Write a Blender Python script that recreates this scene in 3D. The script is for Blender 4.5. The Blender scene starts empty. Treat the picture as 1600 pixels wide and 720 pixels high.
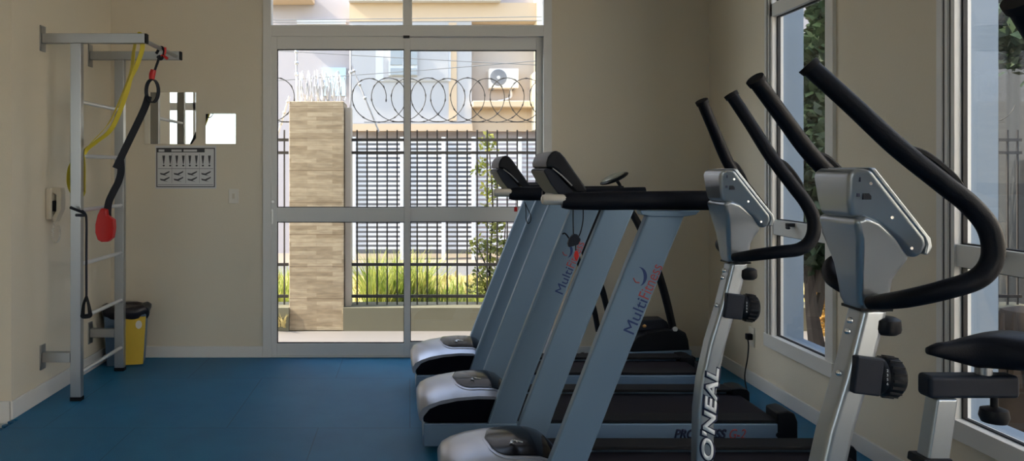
import bpy, bmesh, math, random
from mathutils import Vector, Matrix
R = math.radians
random.seed(7)
S = bpy.context.scene
COL = S.collection

# ------------------------------------------------------------------ camera
F = 1200.0                       # focal length in pixels of the 1600x720 frame
VX, VY, H = 640.0, 267.0, 1.4    # principal point and camera height
cd = bpy.data.cameras.new('camera'); cam = bpy.data.objects.new('camera', cd); COL.objects.link(cam)
cd.sensor_width = 36; cd.lens = 36 * F / 1600
cd.shift_x = (800 - VX) / 1600; cd.shift_y = -(360 - VY) / 1600
cd.clip_start = 0.05; cd.clip_end = 300
cam.location = (0, 0, H); cam.rotation_euler = (R(90), 0, 0)
S.camera = cam

# ------------------------------------------------------------------ light and exposure
S.view_settings.view_transform = 'Standard'
S.view_settings.look = 'None'
S.view_settings.gamma = 1.0
S.view_settings.use_curve_mapping = False
S.view_settings.exposure = 0.40
W = bpy.data.worlds.new('sky'); S.world = W; W.use_nodes = True
nt = W.node_tree; nt.nodes.clear()
wo = nt.nodes.new('ShaderNodeOutputWorld'); wb = nt.nodes.new('ShaderNodeBackground')
sk = nt.nodes.new('ShaderNodeTexSky'); sk.sky_type = 'NISHITA'; sk.sun_disc = False
sk.sun_elevation = R(48); sk.sun_rotation = R(-80); sk.dust_density = 1.5; sk.ozone_density = 1.5
hs = nt.nodes.new('ShaderNodeHueSaturation'); hs.inputs['Saturation'].default_value = .6
nt.links.new(sk.outputs[0], hs.inputs['Color']); nt.links.new(hs.outputs[0], wb.inputs[0]); nt.links.new(wb.outputs[0], wo.inputs[0])
wb.inputs[1].default_value = 0.68
sd = bpy.data.lights.new('sun', 'SUN'); sd.energy = 9.0; sd.angle = R(0.6); sd.color = (1, .86, .66)
sun = bpy.data.objects.new('sun', sd); COL.objects.link(sun)
sun.rotation_euler = Vector((-.72, -.10, .62)).to_track_quat('Z', 'Y').to_euler()
sun.location = (0, 0, 20)

def portal(name, loc, rot, sx, sy):
    d = bpy.data.lights.new(name, 'AREA'); d.shape = 'RECTANGLE'; d.size = sx; d.size_y = sy
    d.cycles.is_portal = True
    o = bpy.data.objects.new(name, d); COL.objects.link(o); o.location = loc; o.rotation_euler = rot

# ------------------------------------------------------------------ materials
def mat(name, col, rough=.5, metal=0.0, noise=0.0, nscale=8.0, bump=0.0, bscale=60.0, spec=.5, coat=0.0):
    m = bpy.data.materials.new(name); m.use_nodes = True
    n = m.node_tree; b = n.nodes['Principled BSDF']
    b.inputs['Base Color'].default_value = (*col, 1)
    b.inputs['Roughness'].default_value = rough; b.inputs['Metallic'].default_value = metal
    b.inputs['Specular IOR Level'].default_value = spec
    b.inputs['Coat Weight'].default_value = coat
    tc = n.nodes.new('ShaderNodeTexCoord')
    if noise:
        t = n.nodes.new('ShaderNodeTexNoise'); t.inputs['Scale'].default_value = nscale; t.inputs['Detail'].default_value = 5
        mx = n.nodes.new('ShaderNodeMix'); mx.data_type = 'RGBA'
        mx.inputs[6].default_value = (*[c * (1 - noise) for c in col], 1)
        mx.inputs[7].default_value = (*[min(1, c * (1 + noise)) for c in col], 1)
        n.links.new(tc.outputs['Object'], t.inputs['Vector'])
        n.links.new(t.outputs['Fac'], mx.inputs[0]); n.links.new(mx.outputs[2], b.inputs['Base Color'])
    if bump:
        t = n.nodes.new('ShaderNodeTexNoise'); t.inputs['Scale'].default_value = bscale; t.inputs['Detail'].default_value = 3
        bp = n.nodes.new('ShaderNodeBump'); bp.inputs['Strength'].default_value = bump; bp.inputs['Distance'].default_value = .01
        n.links.new(tc.outputs['Object'], t.inputs['Vector'])
        n.links.new(t.outputs['Fac'], bp.inputs['Height']); n.links.new(bp.outputs[0], b.inputs['Normal'])
    return m

def floor_mat():
    m = mat('blue_rubber', (.015, .17, .36), .5, bump=.25, bscale=220, spec=.3)
    n = m.node_tree; b = n.nodes['Principled BSDF']
    tc = n.nodes.new('ShaderNodeTexCoord')
    a = n.nodes.new('ShaderNodeTexNoise'); a.inputs['Scale'].default_value = 1.6; a.inputs['Detail'].default_value = 8; a.inputs['Roughness'].default_value = .65
    c = n.nodes.new('ShaderNodeTexNoise'); c.inputs['Scale'].default_value = 420
    r = n.nodes.new('ShaderNodeValToRGB')
    r.color_ramp.elements[0].position = .32; r.color_ramp.elements[0].color = (.008, .145, .31, 1)
    r.color_ramp.elements[1].position = .7; r.color_ramp.elements[1].color = (.020, .205, .40, 1)
    mx = n.nodes.new('ShaderNodeMix'); mx.data_type = 'RGBA'; mx.blend_type = 'MULTIPLY'; mx.inputs[0].default_value = .35
    # interlocking mat seams every metre
    br = n.nodes.new('ShaderNodeTexBrick'); br.offset = .5; br.inputs['Scale'].default_value = 1.0
    br.inputs['Brick Width'].default_value = 1.0; br.inputs['Row Height'].default_value = 1.0
    br.inputs['Mortar Size'].default_value = .004
    br.inputs['Color1'].default_value = (1, 1, 1, 1); br.inputs['Color2'].default_value = (.93, .93, .93, 1); br.inputs['Mortar'].default_value = (.6, .6, .6, 1)
    m2 = n.nodes.new('ShaderNodeMix'); m2.data_type = 'RGBA'; m2.blend_type = 'MULTIPLY'; m2.inputs[0].default_value = .8
    L = n.links.new
    for t in (a, c, br): L(tc.outputs['Object'], t.inputs['Vector'])
    L(a.outputs['Fac'], r.inputs[0]); L(r.outputs[0], mx.inputs[6]); L(c.outputs['Fac'], mx.inputs[7])
    L(mx.outputs[2], m2.inputs[6]); L(br.outputs['Color'], m2.inputs[7]); L(m2.outputs[2], b.inputs['Base Color'])
    return m

def glass_mat(name='window_glass', tint=(.93, .96, .97), ior=1.5):
    m = bpy.data.materials.new(name); m.use_nodes = True
    n = m.node_tree; n.nodes.clear()
    o = n.nodes.new('ShaderNodeOutputMaterial'); t = n.nodes.new('ShaderNodeBsdfTransparent'); g = n.nodes.new('ShaderNodeBsdfGlossy')
    t.inputs[0].default_value = (*tint, 1); g.inputs['Roughness'].default_value = 0.0
    lw = n.nodes.new('ShaderNodeLayerWeight'); lw.inputs[0].default_value = .5     # Facing = 1 - |cos|
    pw = n.nodes.new('ShaderNodeMath'); pw.operation = 'POWER'; pw.inputs[1].default_value = 5
    f = n.nodes.new('ShaderNodeMath'); f.operation = 'MULTIPLY_ADD'; f.inputs[1].default_value = .96; f.inputs[2].default_value = .04
    n.links.new(lw.outputs['Facing'], pw.inputs[0]); n.links.new(pw.outputs[0], f.inputs[0])
    mx = n.nodes.new('ShaderNodeMixShader')
    n.links.new(f.outputs[0], mx.inputs[0]); n.links.new(t.outputs[0], mx.inputs[1]); n.links.new(g.outputs[0], mx.inputs[2]); n.links.new(mx.outputs[0], o.inputs[0])
    return m

def stone_mat():
    m = mat('split_stone', (.55, .42, .27), .8)
    n = m.node_tree; b = n.nodes['Principled BSDF']; L = n.links.new
    tc = n.nodes.new('ShaderNodeTexCoord'); mp = n.nodes.new('ShaderNodeMapping'); mp.inputs['Rotation'].default_value = (R(90), 0, 0)
    br = n.nodes.new('ShaderNodeTexBrick'); br.inputs['Scale'].default_value = 1
    br.inputs['Brick Width'].default_value = .23; br.inputs['Row Height'].default_value = .038; br.inputs['Mortar Size'].default_value = .0012; br.offset = .37
    br.inputs['Color1'].default_value = (.56, .46, .335, 1); br.inputs['Color2'].default_value = (.36, .28, .19, 1); br.inputs['Mortar'].default_value = (.40, .30, .2, 1)
    m4 = n.nodes.new('ShaderNodeMapping'); m4.inputs['Location'].default_value = (1.0, 0, 0); m4.inputs['Rotation'].default_value = (R(90), 0, 0)
    b2 = n.nodes.new('ShaderNodeTexBrick'); b2.inputs['Scale'].default_value = 1; b2.offset = 0
    b2.inputs['Brick Width'].default_value = 2; b2.inputs['Row Height'].default_value = .29; b2.inputs['Mortar Size'].default_value = .003
    for k in ('Color1', 'Color2'): b2.inputs[k].default_value = (1, 1, 1, 1)
    b2.inputs['Mortar'].default_value = (.6, .55, .5, 1)
    ns = n.nodes.new('ShaderNodeTexNoise'); ns.inputs['Scale'].default_value = 9; ns.inputs['Detail'].default_value = 6
    m3 = n.nodes.new('ShaderNodeMapping'); m3.inputs['Scale'].default_value = (1, 1, 5)
    mx = n.nodes.new('ShaderNodeMix'); mx.data_type = 'RGBA'; mx.blend_type = 'MULTIPLY'; mx.inputs[0].default_value = 1
    m2 = n.nodes.new('ShaderNodeMix'); m2.data_type = 'RGBA'; m2.blend_type = 'OVERLAY'; m2.inputs[0].default_value = .5
    L(tc.outputs['Object'], mp.inputs[0]); L(mp.outputs[0], br.inputs['Vector']); L(tc.outputs['Object'], m4.inputs[0]); L(m4.outputs[0], b2.inputs['Vector'])
    L(tc.outputs['Object'], m3.inputs[0]); L(m3.outputs[0], ns.inputs['Vector'])
    L(br.outputs['Color'], mx.inputs[6]); L(b2.outputs['Color'], mx.inputs[7])
    L(mx.outputs[2], m2.inputs[6]); L(ns.outputs['Fac'], m2.inputs[7]); L(m2.outputs[2], b.inputs['Base Color'])
    return m

def leaf_mat(name, c1, c2, trans=.35):
    m = bpy.data.materials.new(name); m.use_nodes = True
    n = m.node_tree; n.nodes.clear(); L = n.links.new
    o = n.nodes.new('ShaderNodeOutputMaterial'); d = n.nodes.new('ShaderNodeBsdfPrincipled'); t = n.nodes.new('ShaderNodeBsdfTranslucent')
    tc = n.nodes.new('ShaderNodeTexCoord'); ns = n.nodes.new('ShaderNodeTexNoise'); ns.inputs['Scale'].default_value = 6
    r = n.nodes.new('ShaderNodeValToRGB'); r.color_ramp.elements[0].position = .35; r.color_ramp.elements[1].position = .65
    r.color_ramp.elements[0].color = (*c1, 1); r.color_ramp.elements[1].color = (*c2, 1)
    mx = n.nodes.new('ShaderNodeMixShader'); mx.inputs[0].default_value = trans
    d.inputs['Roughness'].default_value = .5
    L(tc.outputs['Object'], ns.inputs['Vector']); L(ns.outputs['Fac'], r.inputs[0]); L(r.outputs[0], d.inputs['Base Color']); L(r.outputs[0], t.inputs[0])
    L(d.outputs[0], mx.inputs[1]); L(t.outputs[0], mx.inputs[2]); L(mx.outputs[0], o.inputs[0])
    return m

M = dict(
    wall=mat('cream_paint', (.71, .64, .51), .7, noise=.03, nscale=1.2, bump=.08, bscale=90),
    ceiling=mat('ceiling_paint', (.78, .74, .66), .8),
    skirting=mat('white_skirting', (.74, .72, .68), .4),
    floor=floor_mat(),
    frame=mat('white_aluminium', (.72, .71, .68), .35),
    gasket=mat('black_gasket', (.01, .01, .012), .6),
    glass=glass_mat(),
    mirror=mat('mirror_silver', (.9, .92, .92), .01, 1.0),
    mirror_edge=mat('mirror_edge', (.25, .3, .28), .3),
    alu=mat('satin_aluminium', (.40, .41, .42), .32, .85),
    rung=mat('polished_rung', (.75, .76, .78), .3, .6),
    black=mat('black_plastic', (.008, .009, .012), .42, noise=.2, nscale=20, spec=.2),
    foam=mat('black_foam', (.005, .006, .010), .45, bump=.08, bscale=300, spec=.15),
    rubber=mat('black_rubber', (.007, .007, .009), .7, spec=.25),
    belt=mat('running_belt', (.010, .008, .013), .7, bump=.2, bscale=400, spec=.2),
    tsilver=mat('treadmill_silver_paint', (.165, .25, .35), .42, .25),
    hood=mat('hood_silver', (.40, .42, .48), .3, .65),
    smoke=mat('smoked_plastic', (.004, .004, .007), .14, spec=.12),
    esilver=mat('elliptical_silver', (.40, .44, .48), .28, .76),
    slate=mat('slate_plastic', (.014, .018, .030), .5, spec=.25),
    cream_metal=mat('chrome_sleeve', (.75, .70, .62), .25, .5),
    blue_ink=mat('blue_ink', (.012, .04, .16), .5),
    navy=mat('navy_ink', (.01, .015, .05), .5),
    red_ink=mat('red_ink', (.42, .07, .07), .5),
    white_ink=mat('white_ink', (.75, .78, .80), .5),
    red=mat('red_plastic', (.55, .012, .012), .35),
    yellow=mat('yellow_band', (.62, .50, .03), .5),
    bin_yellow=mat('bin_yellow', (.68, .46, .05), .5, noise=.08, nscale=9),
    bin_blue=mat('bin_blue_grey', (.10, .16, .24), .5),
    bag=mat('black_bag', (.012, .010, .016), .35),
    strap=mat('black_webbing', (.008, .010, .018), .75),
    ivory=mat('ivory_plastic', (.62, .56, .45), .4),
    plate=mat('switch_plate', (.72, .68, .60), .4),
    paper=mat('paper_white', (.62, .62, .62), .4),
    print=mat('print_dark', (.05, .05, .055), .5),
    print2=mat('print_grey', (.22, .22, .24), .5),
    screw=mat('bright_screw', (.8, .8, .8), .2, .9),
    tile=mat('porch_tile', (.26, .24, .237), .45),
    kerb=mat('kerb_render', (.19, .18, .13), .85, noise=.12, nscale=4),
    stone=stone_mat(),
    iron=mat('fence_black_paint', (.035, .03, .028), .5),
    wire=mat('galvanised_wire', (.055, .05, .045), .6, .2),
    wire_light=mat('shiny_wire', (.75, .75, .78), .3, .6),
    lilac=mat('lilac_render', (.45, .405, .415), .85, noise=.04, nscale=.8),
    pale=mat('pale_render', (.47, .455, .46), .85),
    peach=mat('peach_render', (.62, .46, .31), .85, noise=.04, nscale=.8),
    cream=mat('sunlit_cream_render', (.48, .40, .34), .85),  # part of the warm sunlight is put into this cream
    white=mat('white_paint', (.62, .62, .64), .6),
    dark=mat('dark_opening', (.06, .065, .07), .5),
    asphalt=mat('street_asphalt', (.17, .165, .165), .9, noise=.1, nscale=3),
    walk=mat('pavement', (.30, .25, .20), .9, noise=.08, nscale=4),
    lawn=mat('dry_lawn', (.40, .33, .12), .95, noise=.3, nscale=6),
    soil=mat('soil', (.10, .09, .04), .95, noise=.3, nscale=9),
    grass=leaf_mat('grass_blades', (.20, .30, .04), (.58, .56, .16), .5),
    leaf=leaf_mat('shrub_leaf', (.10, .14, .025), (.42, .42, .10), .45),
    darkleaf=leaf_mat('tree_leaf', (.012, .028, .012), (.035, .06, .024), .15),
    bark=mat('bark', (.045, .034, .026), .9, noise=.3, nscale=20),
    reveal=mat('reveal_sky_blue', (.20, .26, .33), .8),
    wire_cable=mat('power_cable', (.2, .2, .2), .6),
)

# ------------------------------------------------------------------ mesh helpers
def tag(o, label=None, cat=None, group=None, kind=None):
    if label: o['label'] = label
    if cat: o['category'] = cat
    if group: o['group'] = group
    if kind: o['kind'] = kind
    return o

def thing(name, loc, label, cat, group=None):
    o = bpy.data.objects.new(name, None); COL.objects.link(o); o.location = loc
    o.empty_display_size = .1
    return tag(o, label, cat, group)

def catmull(pts, n=8):
    pts = [Vector(p) for p in pts]
    if len(pts) < 3: return pts
    P = [pts[0] * 2 - pts[1]] + pts + [pts[-1] * 2 - pts[-2]]
    out = []
    for i in range(1, len(P) - 2):
        for k in range(n):
            t = k / n; a, b, c, d = P[i - 1], P[i], P[i + 1], P[i + 2]
            out.append(.5 * ((2 * b) + (c - a) * t + (2 * a - 5 * b + 4 * c - d) * t * t + (3 * b - a - 3 * c + d) * t ** 3))
    out.append(pts[-1]); return out

class MB:
    def __init__(s): s.bm = bmesh.new()
    def box(s, a, b, rot=None, piv=None):
        a = Vector(a); b = Vector(b); c = (a + b) / 2; d = b - a
        vs = [s.bm.verts.new((c.x + d.x * x / 2, c.y + d.y * y / 2, c.z + d.z * z / 2)) for x in (-1, 1) for y in (-1, 1) for z in (-1, 1)]
        for f in ((0, 1, 3, 2), (4, 6, 7, 5), (0, 4, 5, 1), (2, 3, 7, 6), (0, 2, 6, 4), (1, 5, 7, 3)):
            s.bm.faces.new([vs[i] for i in f])
        if rot is not None:
            p = Vector(piv) if piv is not None else c
            for v in vs: v.co = p + rot @ (v.co - p)
        return s
    def tube(s, pts, r, n=12, caps=True, smooth=8, flat=1.0, up=(0, 0, 1)):
        """tube along points; r scalar or list per control point; flat squashes the section along the second axis"""
        ctrl = [Vector(p) for p in pts]
        path = catmull(ctrl, smooth) if (smooth and len(ctrl) > 2) else ctrl
        if isinstance(r, (int, float)): rs = [r] * len(path)
        else:
            rs = []
            for i in range(len(path)):
                u = i / (len(path) - 1) * (len(r) - 1); k = min(int(u), len(r) - 2); rs.append(r[k] + (r[k + 1] - r[k]) * (u - k))
        rings = []; up = Vector(up); prev = None
        for i, p in enumerate(path):
            t = (path[min(i + 1, len(path) - 1)] - path[max(i - 1, 0)])
            if t.length < 1e-9: t = Vector((0, 0, 1))
            t.normalize()
            if prev is None:
                a = up - t * up.dot(t)
                if a.length < .05: a = Vector((1, 0, 0)) - t * t.x
                if a.length < .05: a = Vector((0, 1, 0)) - t * t.y
            else:
                a = prev - t * prev.dot(t)
            a.normalize(); prev = a; b = t.cross(a)
            rings.append([s.bm.verts.new(p + (a * math.cos(2 * math.pi * k / n) + b * math.sin(2 * math.pi * k / n) * flat) * rs[i]) for k in range(n)])
        for i in range(len(rings) - 1):
            for k in range(n):
                s.bm.faces.new((rings[i][k], rings[i][(k + 1) % n], rings[i + 1][(k + 1) % n], rings[i + 1][k]))
        if caps:
            s.bm.faces.new(rings[0][::-1]); s.bm.faces.new(rings[-1])
        return s
    def cyl(s, a, b, r, r2=None, n=20):
        return s.tube([a, b], [r, r if r2 is None else r2], n, smooth=0)
    def prism(s, poly, y0, y1, hw=None, slices=1, fn=None):
        """polygon of (x, z) extruded along y; hw(x,z)->(y0,y1) per vertex"""
        rings = []
        for k in range(slices + 1):
            t = k / slices; ring = []
            for (x, z) in poly:
                a, b = hw(x, z) if hw else (y0, y1)
                y = a + (b - a) * t; p = (x, y, z)
                if fn: p = fn(x, y, z, t)
                ring.append(s.bm.verts.new(p))
            rings.append(ring)
        n = len(poly)
        for i in range(slices):
            for k in range(n):
                s.bm.faces.new((rings[i][k], rings[i][(k + 1) % n], rings[i + 1][(k + 1) % n], rings[i + 1][k]))
        s.bm.faces.new(rings[0][::-1]); s.bm.faces.new(rings[-1])
        return s
    def plan(s, poly, z0, z1):
        """polygon of (x, y) extruded along z"""
        a = [s.bm.verts.new((x, y, z0)) for x, y in poly]; b = [s.bm.verts.new((x, y, z1)) for x, y in poly]
        n = len(poly)
        for k in range(n): s.bm.faces.new((a[k], a[(k + 1) % n], b[(k + 1) % n], b[k]))
        s.bm.faces.new(a[::-1]); s.bm.faces.new(b); return s
    def ball(s, c, rx, ry=None, rz=None, rot=None, u=20, v=12):
        ry = ry or rx; rz = rz or rx; c = Vector(c)
        m = Matrix.Translation(c) @ (rot.to_4x4() if rot is not None else Matrix()) @ Matrix.Diagonal((rx, ry, rz, 1))
        bmesh.ops.create_uvsphere(s.bm, u_segments=u, v_segments=v, radius=1, matrix=m); return s
    def lathe(s, prof, c, axis='Z', n=28):
        """profile of (r, h) about an axis through c"""
        c = Vector(c); rings = []
        for r, h in prof:
            ring = []
            for k in range(n):
                a = 2 * math.pi * k / n; x, y = r * math.cos(a), r * math.sin(a)
                ring.append(s.bm.verts.new(c + (Vector((x, y, h)) if axis == 'Z' else Vector((h, x, y)) if axis == 'X' else Vector((x, h, y)))))
            rings.append(ring)
        for i in range(len(rings) - 1):
            for k in range(n): s.bm.faces.new((rings[i][k], rings[i][(k + 1) % n], rings[i + 1][(k + 1) % n], rings[i + 1][k]))
        s.bm.faces.new(rings[0][::-1]); s.bm.faces.new(rings[-1]); return s
    def ribbon(s, pts, w, th, side=(0, 1, 0), smooth=8):
        path = catmull(pts, smooth); side = Vector(side).normalized(); rings = []
        for i, p in enumerate(path):
            t = (path[min(i + 1, len(path) - 1)] - path[max(i - 1, 0)]).normalized()
            b = (side - t * side.dot(t)).normalized(); c = t.cross(b)
            rings.append([s.bm.verts.new(p + b * x * w / 2 + c * y * th / 2) for x, y in ((-1, -1), (1, -1), (1, 1), (-1, 1))])
        for i in range(len(rings) - 1):
            for k in range(4): s.bm.faces.new((rings[i][k], rings[i][(k + 1) % 4], rings[i + 1][(k + 1) % 4], rings[i + 1][k]))
        s.bm.faces.new(rings[0][::-1]); s.bm.faces.new(rings[-1]); return s
    def quad(s, a, b, c, d):
        s.bm.faces.new([s.bm.verts.new(p) for p in (a, b, c, d)]); return s
    def build(s, name, m, parent=None, bevel=0.0, seg=3, flat=False, angle=35, recalc=True):
        if recalc: bmesh.ops.recalc_face_normals(s.bm, faces=s.bm.faces[:])
        me = bpy.data.meshes.new(name)
        off = Vector((0, 0, 0)); q = parent
        while q is not None: off += q.location; q = q.parent
        if parent is None:                           # origin at the base centre
            vs = [v.co for v in s.bm.verts]
            off = Vector(((min(v.x for v in vs) + max(v.x for v in vs)) / 2, (min(v.y for v in vs) + max(v.y for v in vs)) / 2, min(v.z for v in vs)))
        bmesh.ops.translate(s.bm, verts=s.bm.verts[:], vec=-off)
        s.bm.to_mesh(me); s.bm.free()
        me.materials.append(m)
        if not flat:
            me.shade_smooth(); me.set_sharp_from_angle(angle=R(angle))
        o = bpy.data.objects.new(name, me); COL.objects.link(o); o.parent = parent
        if parent is None: o.location = off
        if bevel:
            b = o.modifiers.new('bevel', 'BEVEL'); b.width = bevel; b.segments = seg; b.limit_method = 'ANGLE'; b.angle_limit = R(40); b.harden_normals = True
        return o

def structure(name, mb, m, label=None, **k):
    o = mb.build(name, m, None, **k); o['kind'] = 'structure'
    if label: o['label'] = label
    return o

def text(name, body, mtl, parent, origin, xdir, ydir, width=None, height=.05, depth=.0008, shear=0.0, offset=0.0, bold=0.0, matchw=None):
    """lettering laid in the plane spanned by xdir, ydir, its lower left corner at origin"""
    c = bpy.data.curves.new(name, 'FONT'); c.body = body; c.size = 1; c.shear = shear; c.offset = offset + bold; c.extrude = 0.0
    t = bpy.data.objects.new(name, c); COL.objects.link(t)
    dg = bpy.context.evaluated_depsgraph_get()
    me = bpy.data.meshes.new_from_object(t.evaluated_get(dg)); bpy.data.objects.remove(t)
    xs = [v.co.x for v in me.vertices]; ys = [v.co.y for v in me.vertices]
    w0, w1, h0, h1 = min(xs), max(xs), min(ys), max(ys)
    sy = height / (h1 - h0); sx = width / (w1 - w0) if width else sy
    X = Vector(xdir).normalized(); Y = Vector(ydir).normalized(); Z = X.cross(Y)
    off = Vector((0, 0, 0)); q = parent
    while q is not None: off += q.location; q = q.parent
    for v in me.vertices:
        v.co = Vector(origin) + X * (v.co.x - w0) * sx + Y * (v.co.y - h0) * sy - off
    bm = bmesh.new(); bm.from_mesh(me)
    r = bmesh.ops.extrude_face_region(bm, geom=bm.faces[:])
    bmesh.ops.translate(bm, verts=[g for g in r['geom'] if isinstance(g, bmesh.types.BMVert)], vec=Z * depth)
    bmesh.ops.recalc_face_normals(bm, faces=bm.faces[:]); bm.to_mesh(me); bm.free()
    me.materials.clear(); me.materials.append(mtl)
    o = bpy.data.objects.new(name, me); COL.objects.link(o); o.parent = parent
    return o

def px(x, y, Y): return Vector(((x - VX) * Y / F, Y, H - (y - VY) * Y / F))

# ------------------------------------------------------------------ the room shell
XL, XR, YB, T = -2.246, 2.25, 5.773, .16      # side walls, back wall, wall thickness
YC = 4.33                                      # where the left wall turns away to the wider part of the room
XA, YR, ZC = -5.4, -3.4, 3.2                   # far left wall, rear wall, ceiling
XM = -2.205                                    # edge of the mats where the room widens
structure('floor', MB().plan([(XL, YB), (XR, YB), (XR, YR), (XM, YR), (XM, YC), (XL, YC)], -.019, 0), M['floor'], 'blue rubber gym floor of interlocking mats', flat=True)
structure('floor_slab', MB().box((XA - T, YR - T, -.12), (XR + T, YB + T, -.02)), mat('grey_tile', (.50, .52, .53), .4), 'pale grey tiled floor beyond the mat edge', flat=True)
structure('ceiling', MB().box((XA - T, YR - T, ZC), (XR + T, YB + T, ZC + .15)), M['ceiling'], flat=True)
structure('wall_bounce', MB().box((5.2, -8, -.1), (5.35, 3.6, 3.6)), mat('warm_bounce', (.90, .81, .70), .8), flat=True)  # unseen wall added outside to bounce warm sunlight through the right windows
structure('wall_neighbour', MB().box((8.4, 4.2, -.1), (9.4, 12.9, 5.5)).box((5.7, 3.6, -.1), (5.82, 9.0, 1.5)), mat('dark_reflection_tone', (.02, .022, .025), .85), flat=True)  # dark backdrop outside; dark window reflections are put into its colour
DX0, DX1 = (411 - VX) * YB / F, (862 - VX) * YB / F
b = MB()
b.box((XL - T, YB, -.04), (DX0, YB + T, ZC)).box((DX1, YB, -.04), (XR + T, YB + T, ZC)).box((DX0, YB, 3.02), (DX1, YB + T, ZC))
structure('wall_back', b, M['wall'], 'cream back wall with the sliding door', flat=True)
structure('wall_left', MB().plan([(XL, YB), (XL - T, YB), (XL - T, YC + T), (XA, YC + T), (XA, YC), (XL, YC)], -.04, ZC), M['wall'], 'cream left wall behind the wall bars', flat=True)
structure('wall_far_left', MB().box((XA - T, YR, -.04), (XA, YC + T, ZC)), M['wall'], flat=True)
# right wall with two tall windows (and one added unseen for more daylight)
W1, W2, W3 = (4.07, 4.78), (.95, 3.20), (-3.2, .75)
ZS, ZH = .352, 3.02
b = MB(); ys = [YR] + [v for w in (W3, W2, W1) for v in w] + [YB + T]
for i in range(0, len(ys), 2): b.box((XR, ys[i], -.04), (XR + T, ys[i + 1], ZC))
for w in (W1, W2, W3): b.box((XR, w[0], -.04), (XR + T, w[1], ZS)).box((XR, w[0], ZH), (XR + T, w[1], ZC))
structure('wall_right', b, M['wall'], 'cream right wall with tall windows', flat=True)
# rear wall: wide glazing
RX = (-5.2, -2.9); RZ = (.35, 3.05)
b = MB().box((XA, YR - T, -.04), (RX[0], YR, ZC)).box((RX[1], YR - T, -.04), (XR, YR, ZC)).box((RX[0], YR - T, -.04), (RX[1], YR, RZ[0])).box((RX[0], YR - T, RZ[1]), (RX[1], YR, ZC))
structure('wall_rear', b, M['wall'], flat=True)
# outer faces of the openings get a skylight-blue colour further down
portal('portal_rear', ((RX[0] + RX[1]) / 2, YR - .02, (RZ[0] + RZ[1]) / 2), (R(90), 0, 0), RX[1] - RX[0], RZ[1] - RZ[0])
for w in (W1, W2, W3):
    portal('portal_side', (XR + .01, (w[0] + w[1]) / 2, (ZS + ZH) / 2), (R(90), 0, R(90)), w[1] - w[0], ZH - ZS)
portal('portal_door', ((DX0 + DX1) / 2, YB + .01, 1.5), (R(-90), 0, 0), DX1 - DX0, 3.0)
# skirting boards
bh = .085
def skirt(name, a, b_): structure(name, MB().box(a, b_), M['skirting'], bevel=.004)
skirt('baseboard_back', (XL, YB - .014, 0), (DX0 + .0, YB, bh))
skirt('baseboard_back_right', (DX1, YB - .014, 0), (XR, YB, bh))
skirt('baseboard_left', (XL, YC - .012, 0), (XL + .014, YB - .014, bh + .02))
skirt('baseboard_corner', (XA, YC - .014, -.02), (XL - .004, YC, bh + .02))
skirt('baseboard_right', (XR - .014, YR, 0), (XR, YB - .014, bh))

# jigsaw teeth of the mat edge at the lower left
b = MB()
y = YC - .035
while y > 1.5:
    b.cyl((XM - .022, y, -.0195), (XM - .022, y, -.001), .019, n=14); b.box((XM - .018, y - .011, -.0195), (XM + .006, y + .011, -.001)); y -= .062
structure('trim_1', b, M['floor'], 'jigsaw teeth of the blue mat edge at the lower left corner')

# ------------------------------------------------------------------ sliding glass door
def zpx(y): return H - (y - VY) * YB / F
def xpx(x): return (x - VX) * YB / F
dr = thing('door_1', (0, YB, 0), 'white aluminium sliding glass door with transom light, looking onto the street fence', 'door')
del dr['category']; dr['kind'] = 'structure'
b = MB()
y0, y1 = YB - .012, YB + .075
zt, zb = zpx(39.5), zpx(57)
b.box((xpx(411), y0, 0), (xpx(424), y1, 3.02)).box((xpx(849), y0, 0), (xpx(862), y1, 3.02))
b.box((xpx(424), y0, zb), (xpx(849), y1, zt)).box((xpx(424), y0, 2.97), (xpx(849), y1, 3.02)).box((xpx(424), y0, 0), (xpx(849), y1, .014))
b.box((xpx(629.5), y0, zt), (xpx(644), y1, 2.97))
b.build('door_frame', M['frame'], dr, bevel=.003)
MB().box((xpx(424), y0 + .03, zt), (xpx(629.5), y0 + .036, 2.97)).build('transom_pane', M['glass'], dr, flat=True)
MB().box((xpx(644), y0 + .03, zt), (xpx(849), y0 + .036, 2.97)).build('transom_pane', M['glass'], dr, flat=True)
def leaf(xa, xb, sa, sb, ya, yb):
    b = MB()
    b.box((xa, ya, .014), (sa, yb, zb)).box((sb, ya, .014), (xb, yb, zb))
    for p, q in ((57, 77), (324, 346.5), (536, 555)): b.box((sa, ya + .003, zpx(q)), (sb, yb - .003, zpx(p)))
    o = b.build('door_leaf', M['frame'], dr, bevel=.0025)
    g = MB()
    for p, q in ((77, 324), (346.5, 536)):
        for (c, d, e, f) in ((sa, sa + .005, zpx(q), zpx(p)), (sb - .005, sb, zpx(q), zpx(p)), (sa, sb, zpx(p) - .006, zpx(p)), (sa, sb, zpx(q), zpx(q) + .005)):
            g.box((c, ya + .008, e), (d, yb - .008, f))
    g.build('gasket', M['gasket'], o, flat=True)
    ym = (ya + yb) / 2
    MB().box((sa, ym - .003, zpx(536)), (sb, ym + .003, zpx(346.5))).build('pane', M['glass'], o, flat=True)
    MB().box((sa, ym - .003, zpx(324)), (sb, ym + .003, zpx(77))).build('pane', M['glass'], o, flat=True)
    return o
leaf(xpx(424), xpx(641), xpx(433), xpx(631.5), YB - .008, YB + .028)
leaf(xpx(632), xpx(849), xpx(641), xpx(839.5), YB + .034, YB + .070)
b = MB().cyl((xpx(427), YB - .018, zpx(315)), (xpx(427), YB - .008, zpx(315)), .011)
b.box((xpx(425), YB - .014, zpx(350)), (xpx(427), YB - .008, zpx(327)))
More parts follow.
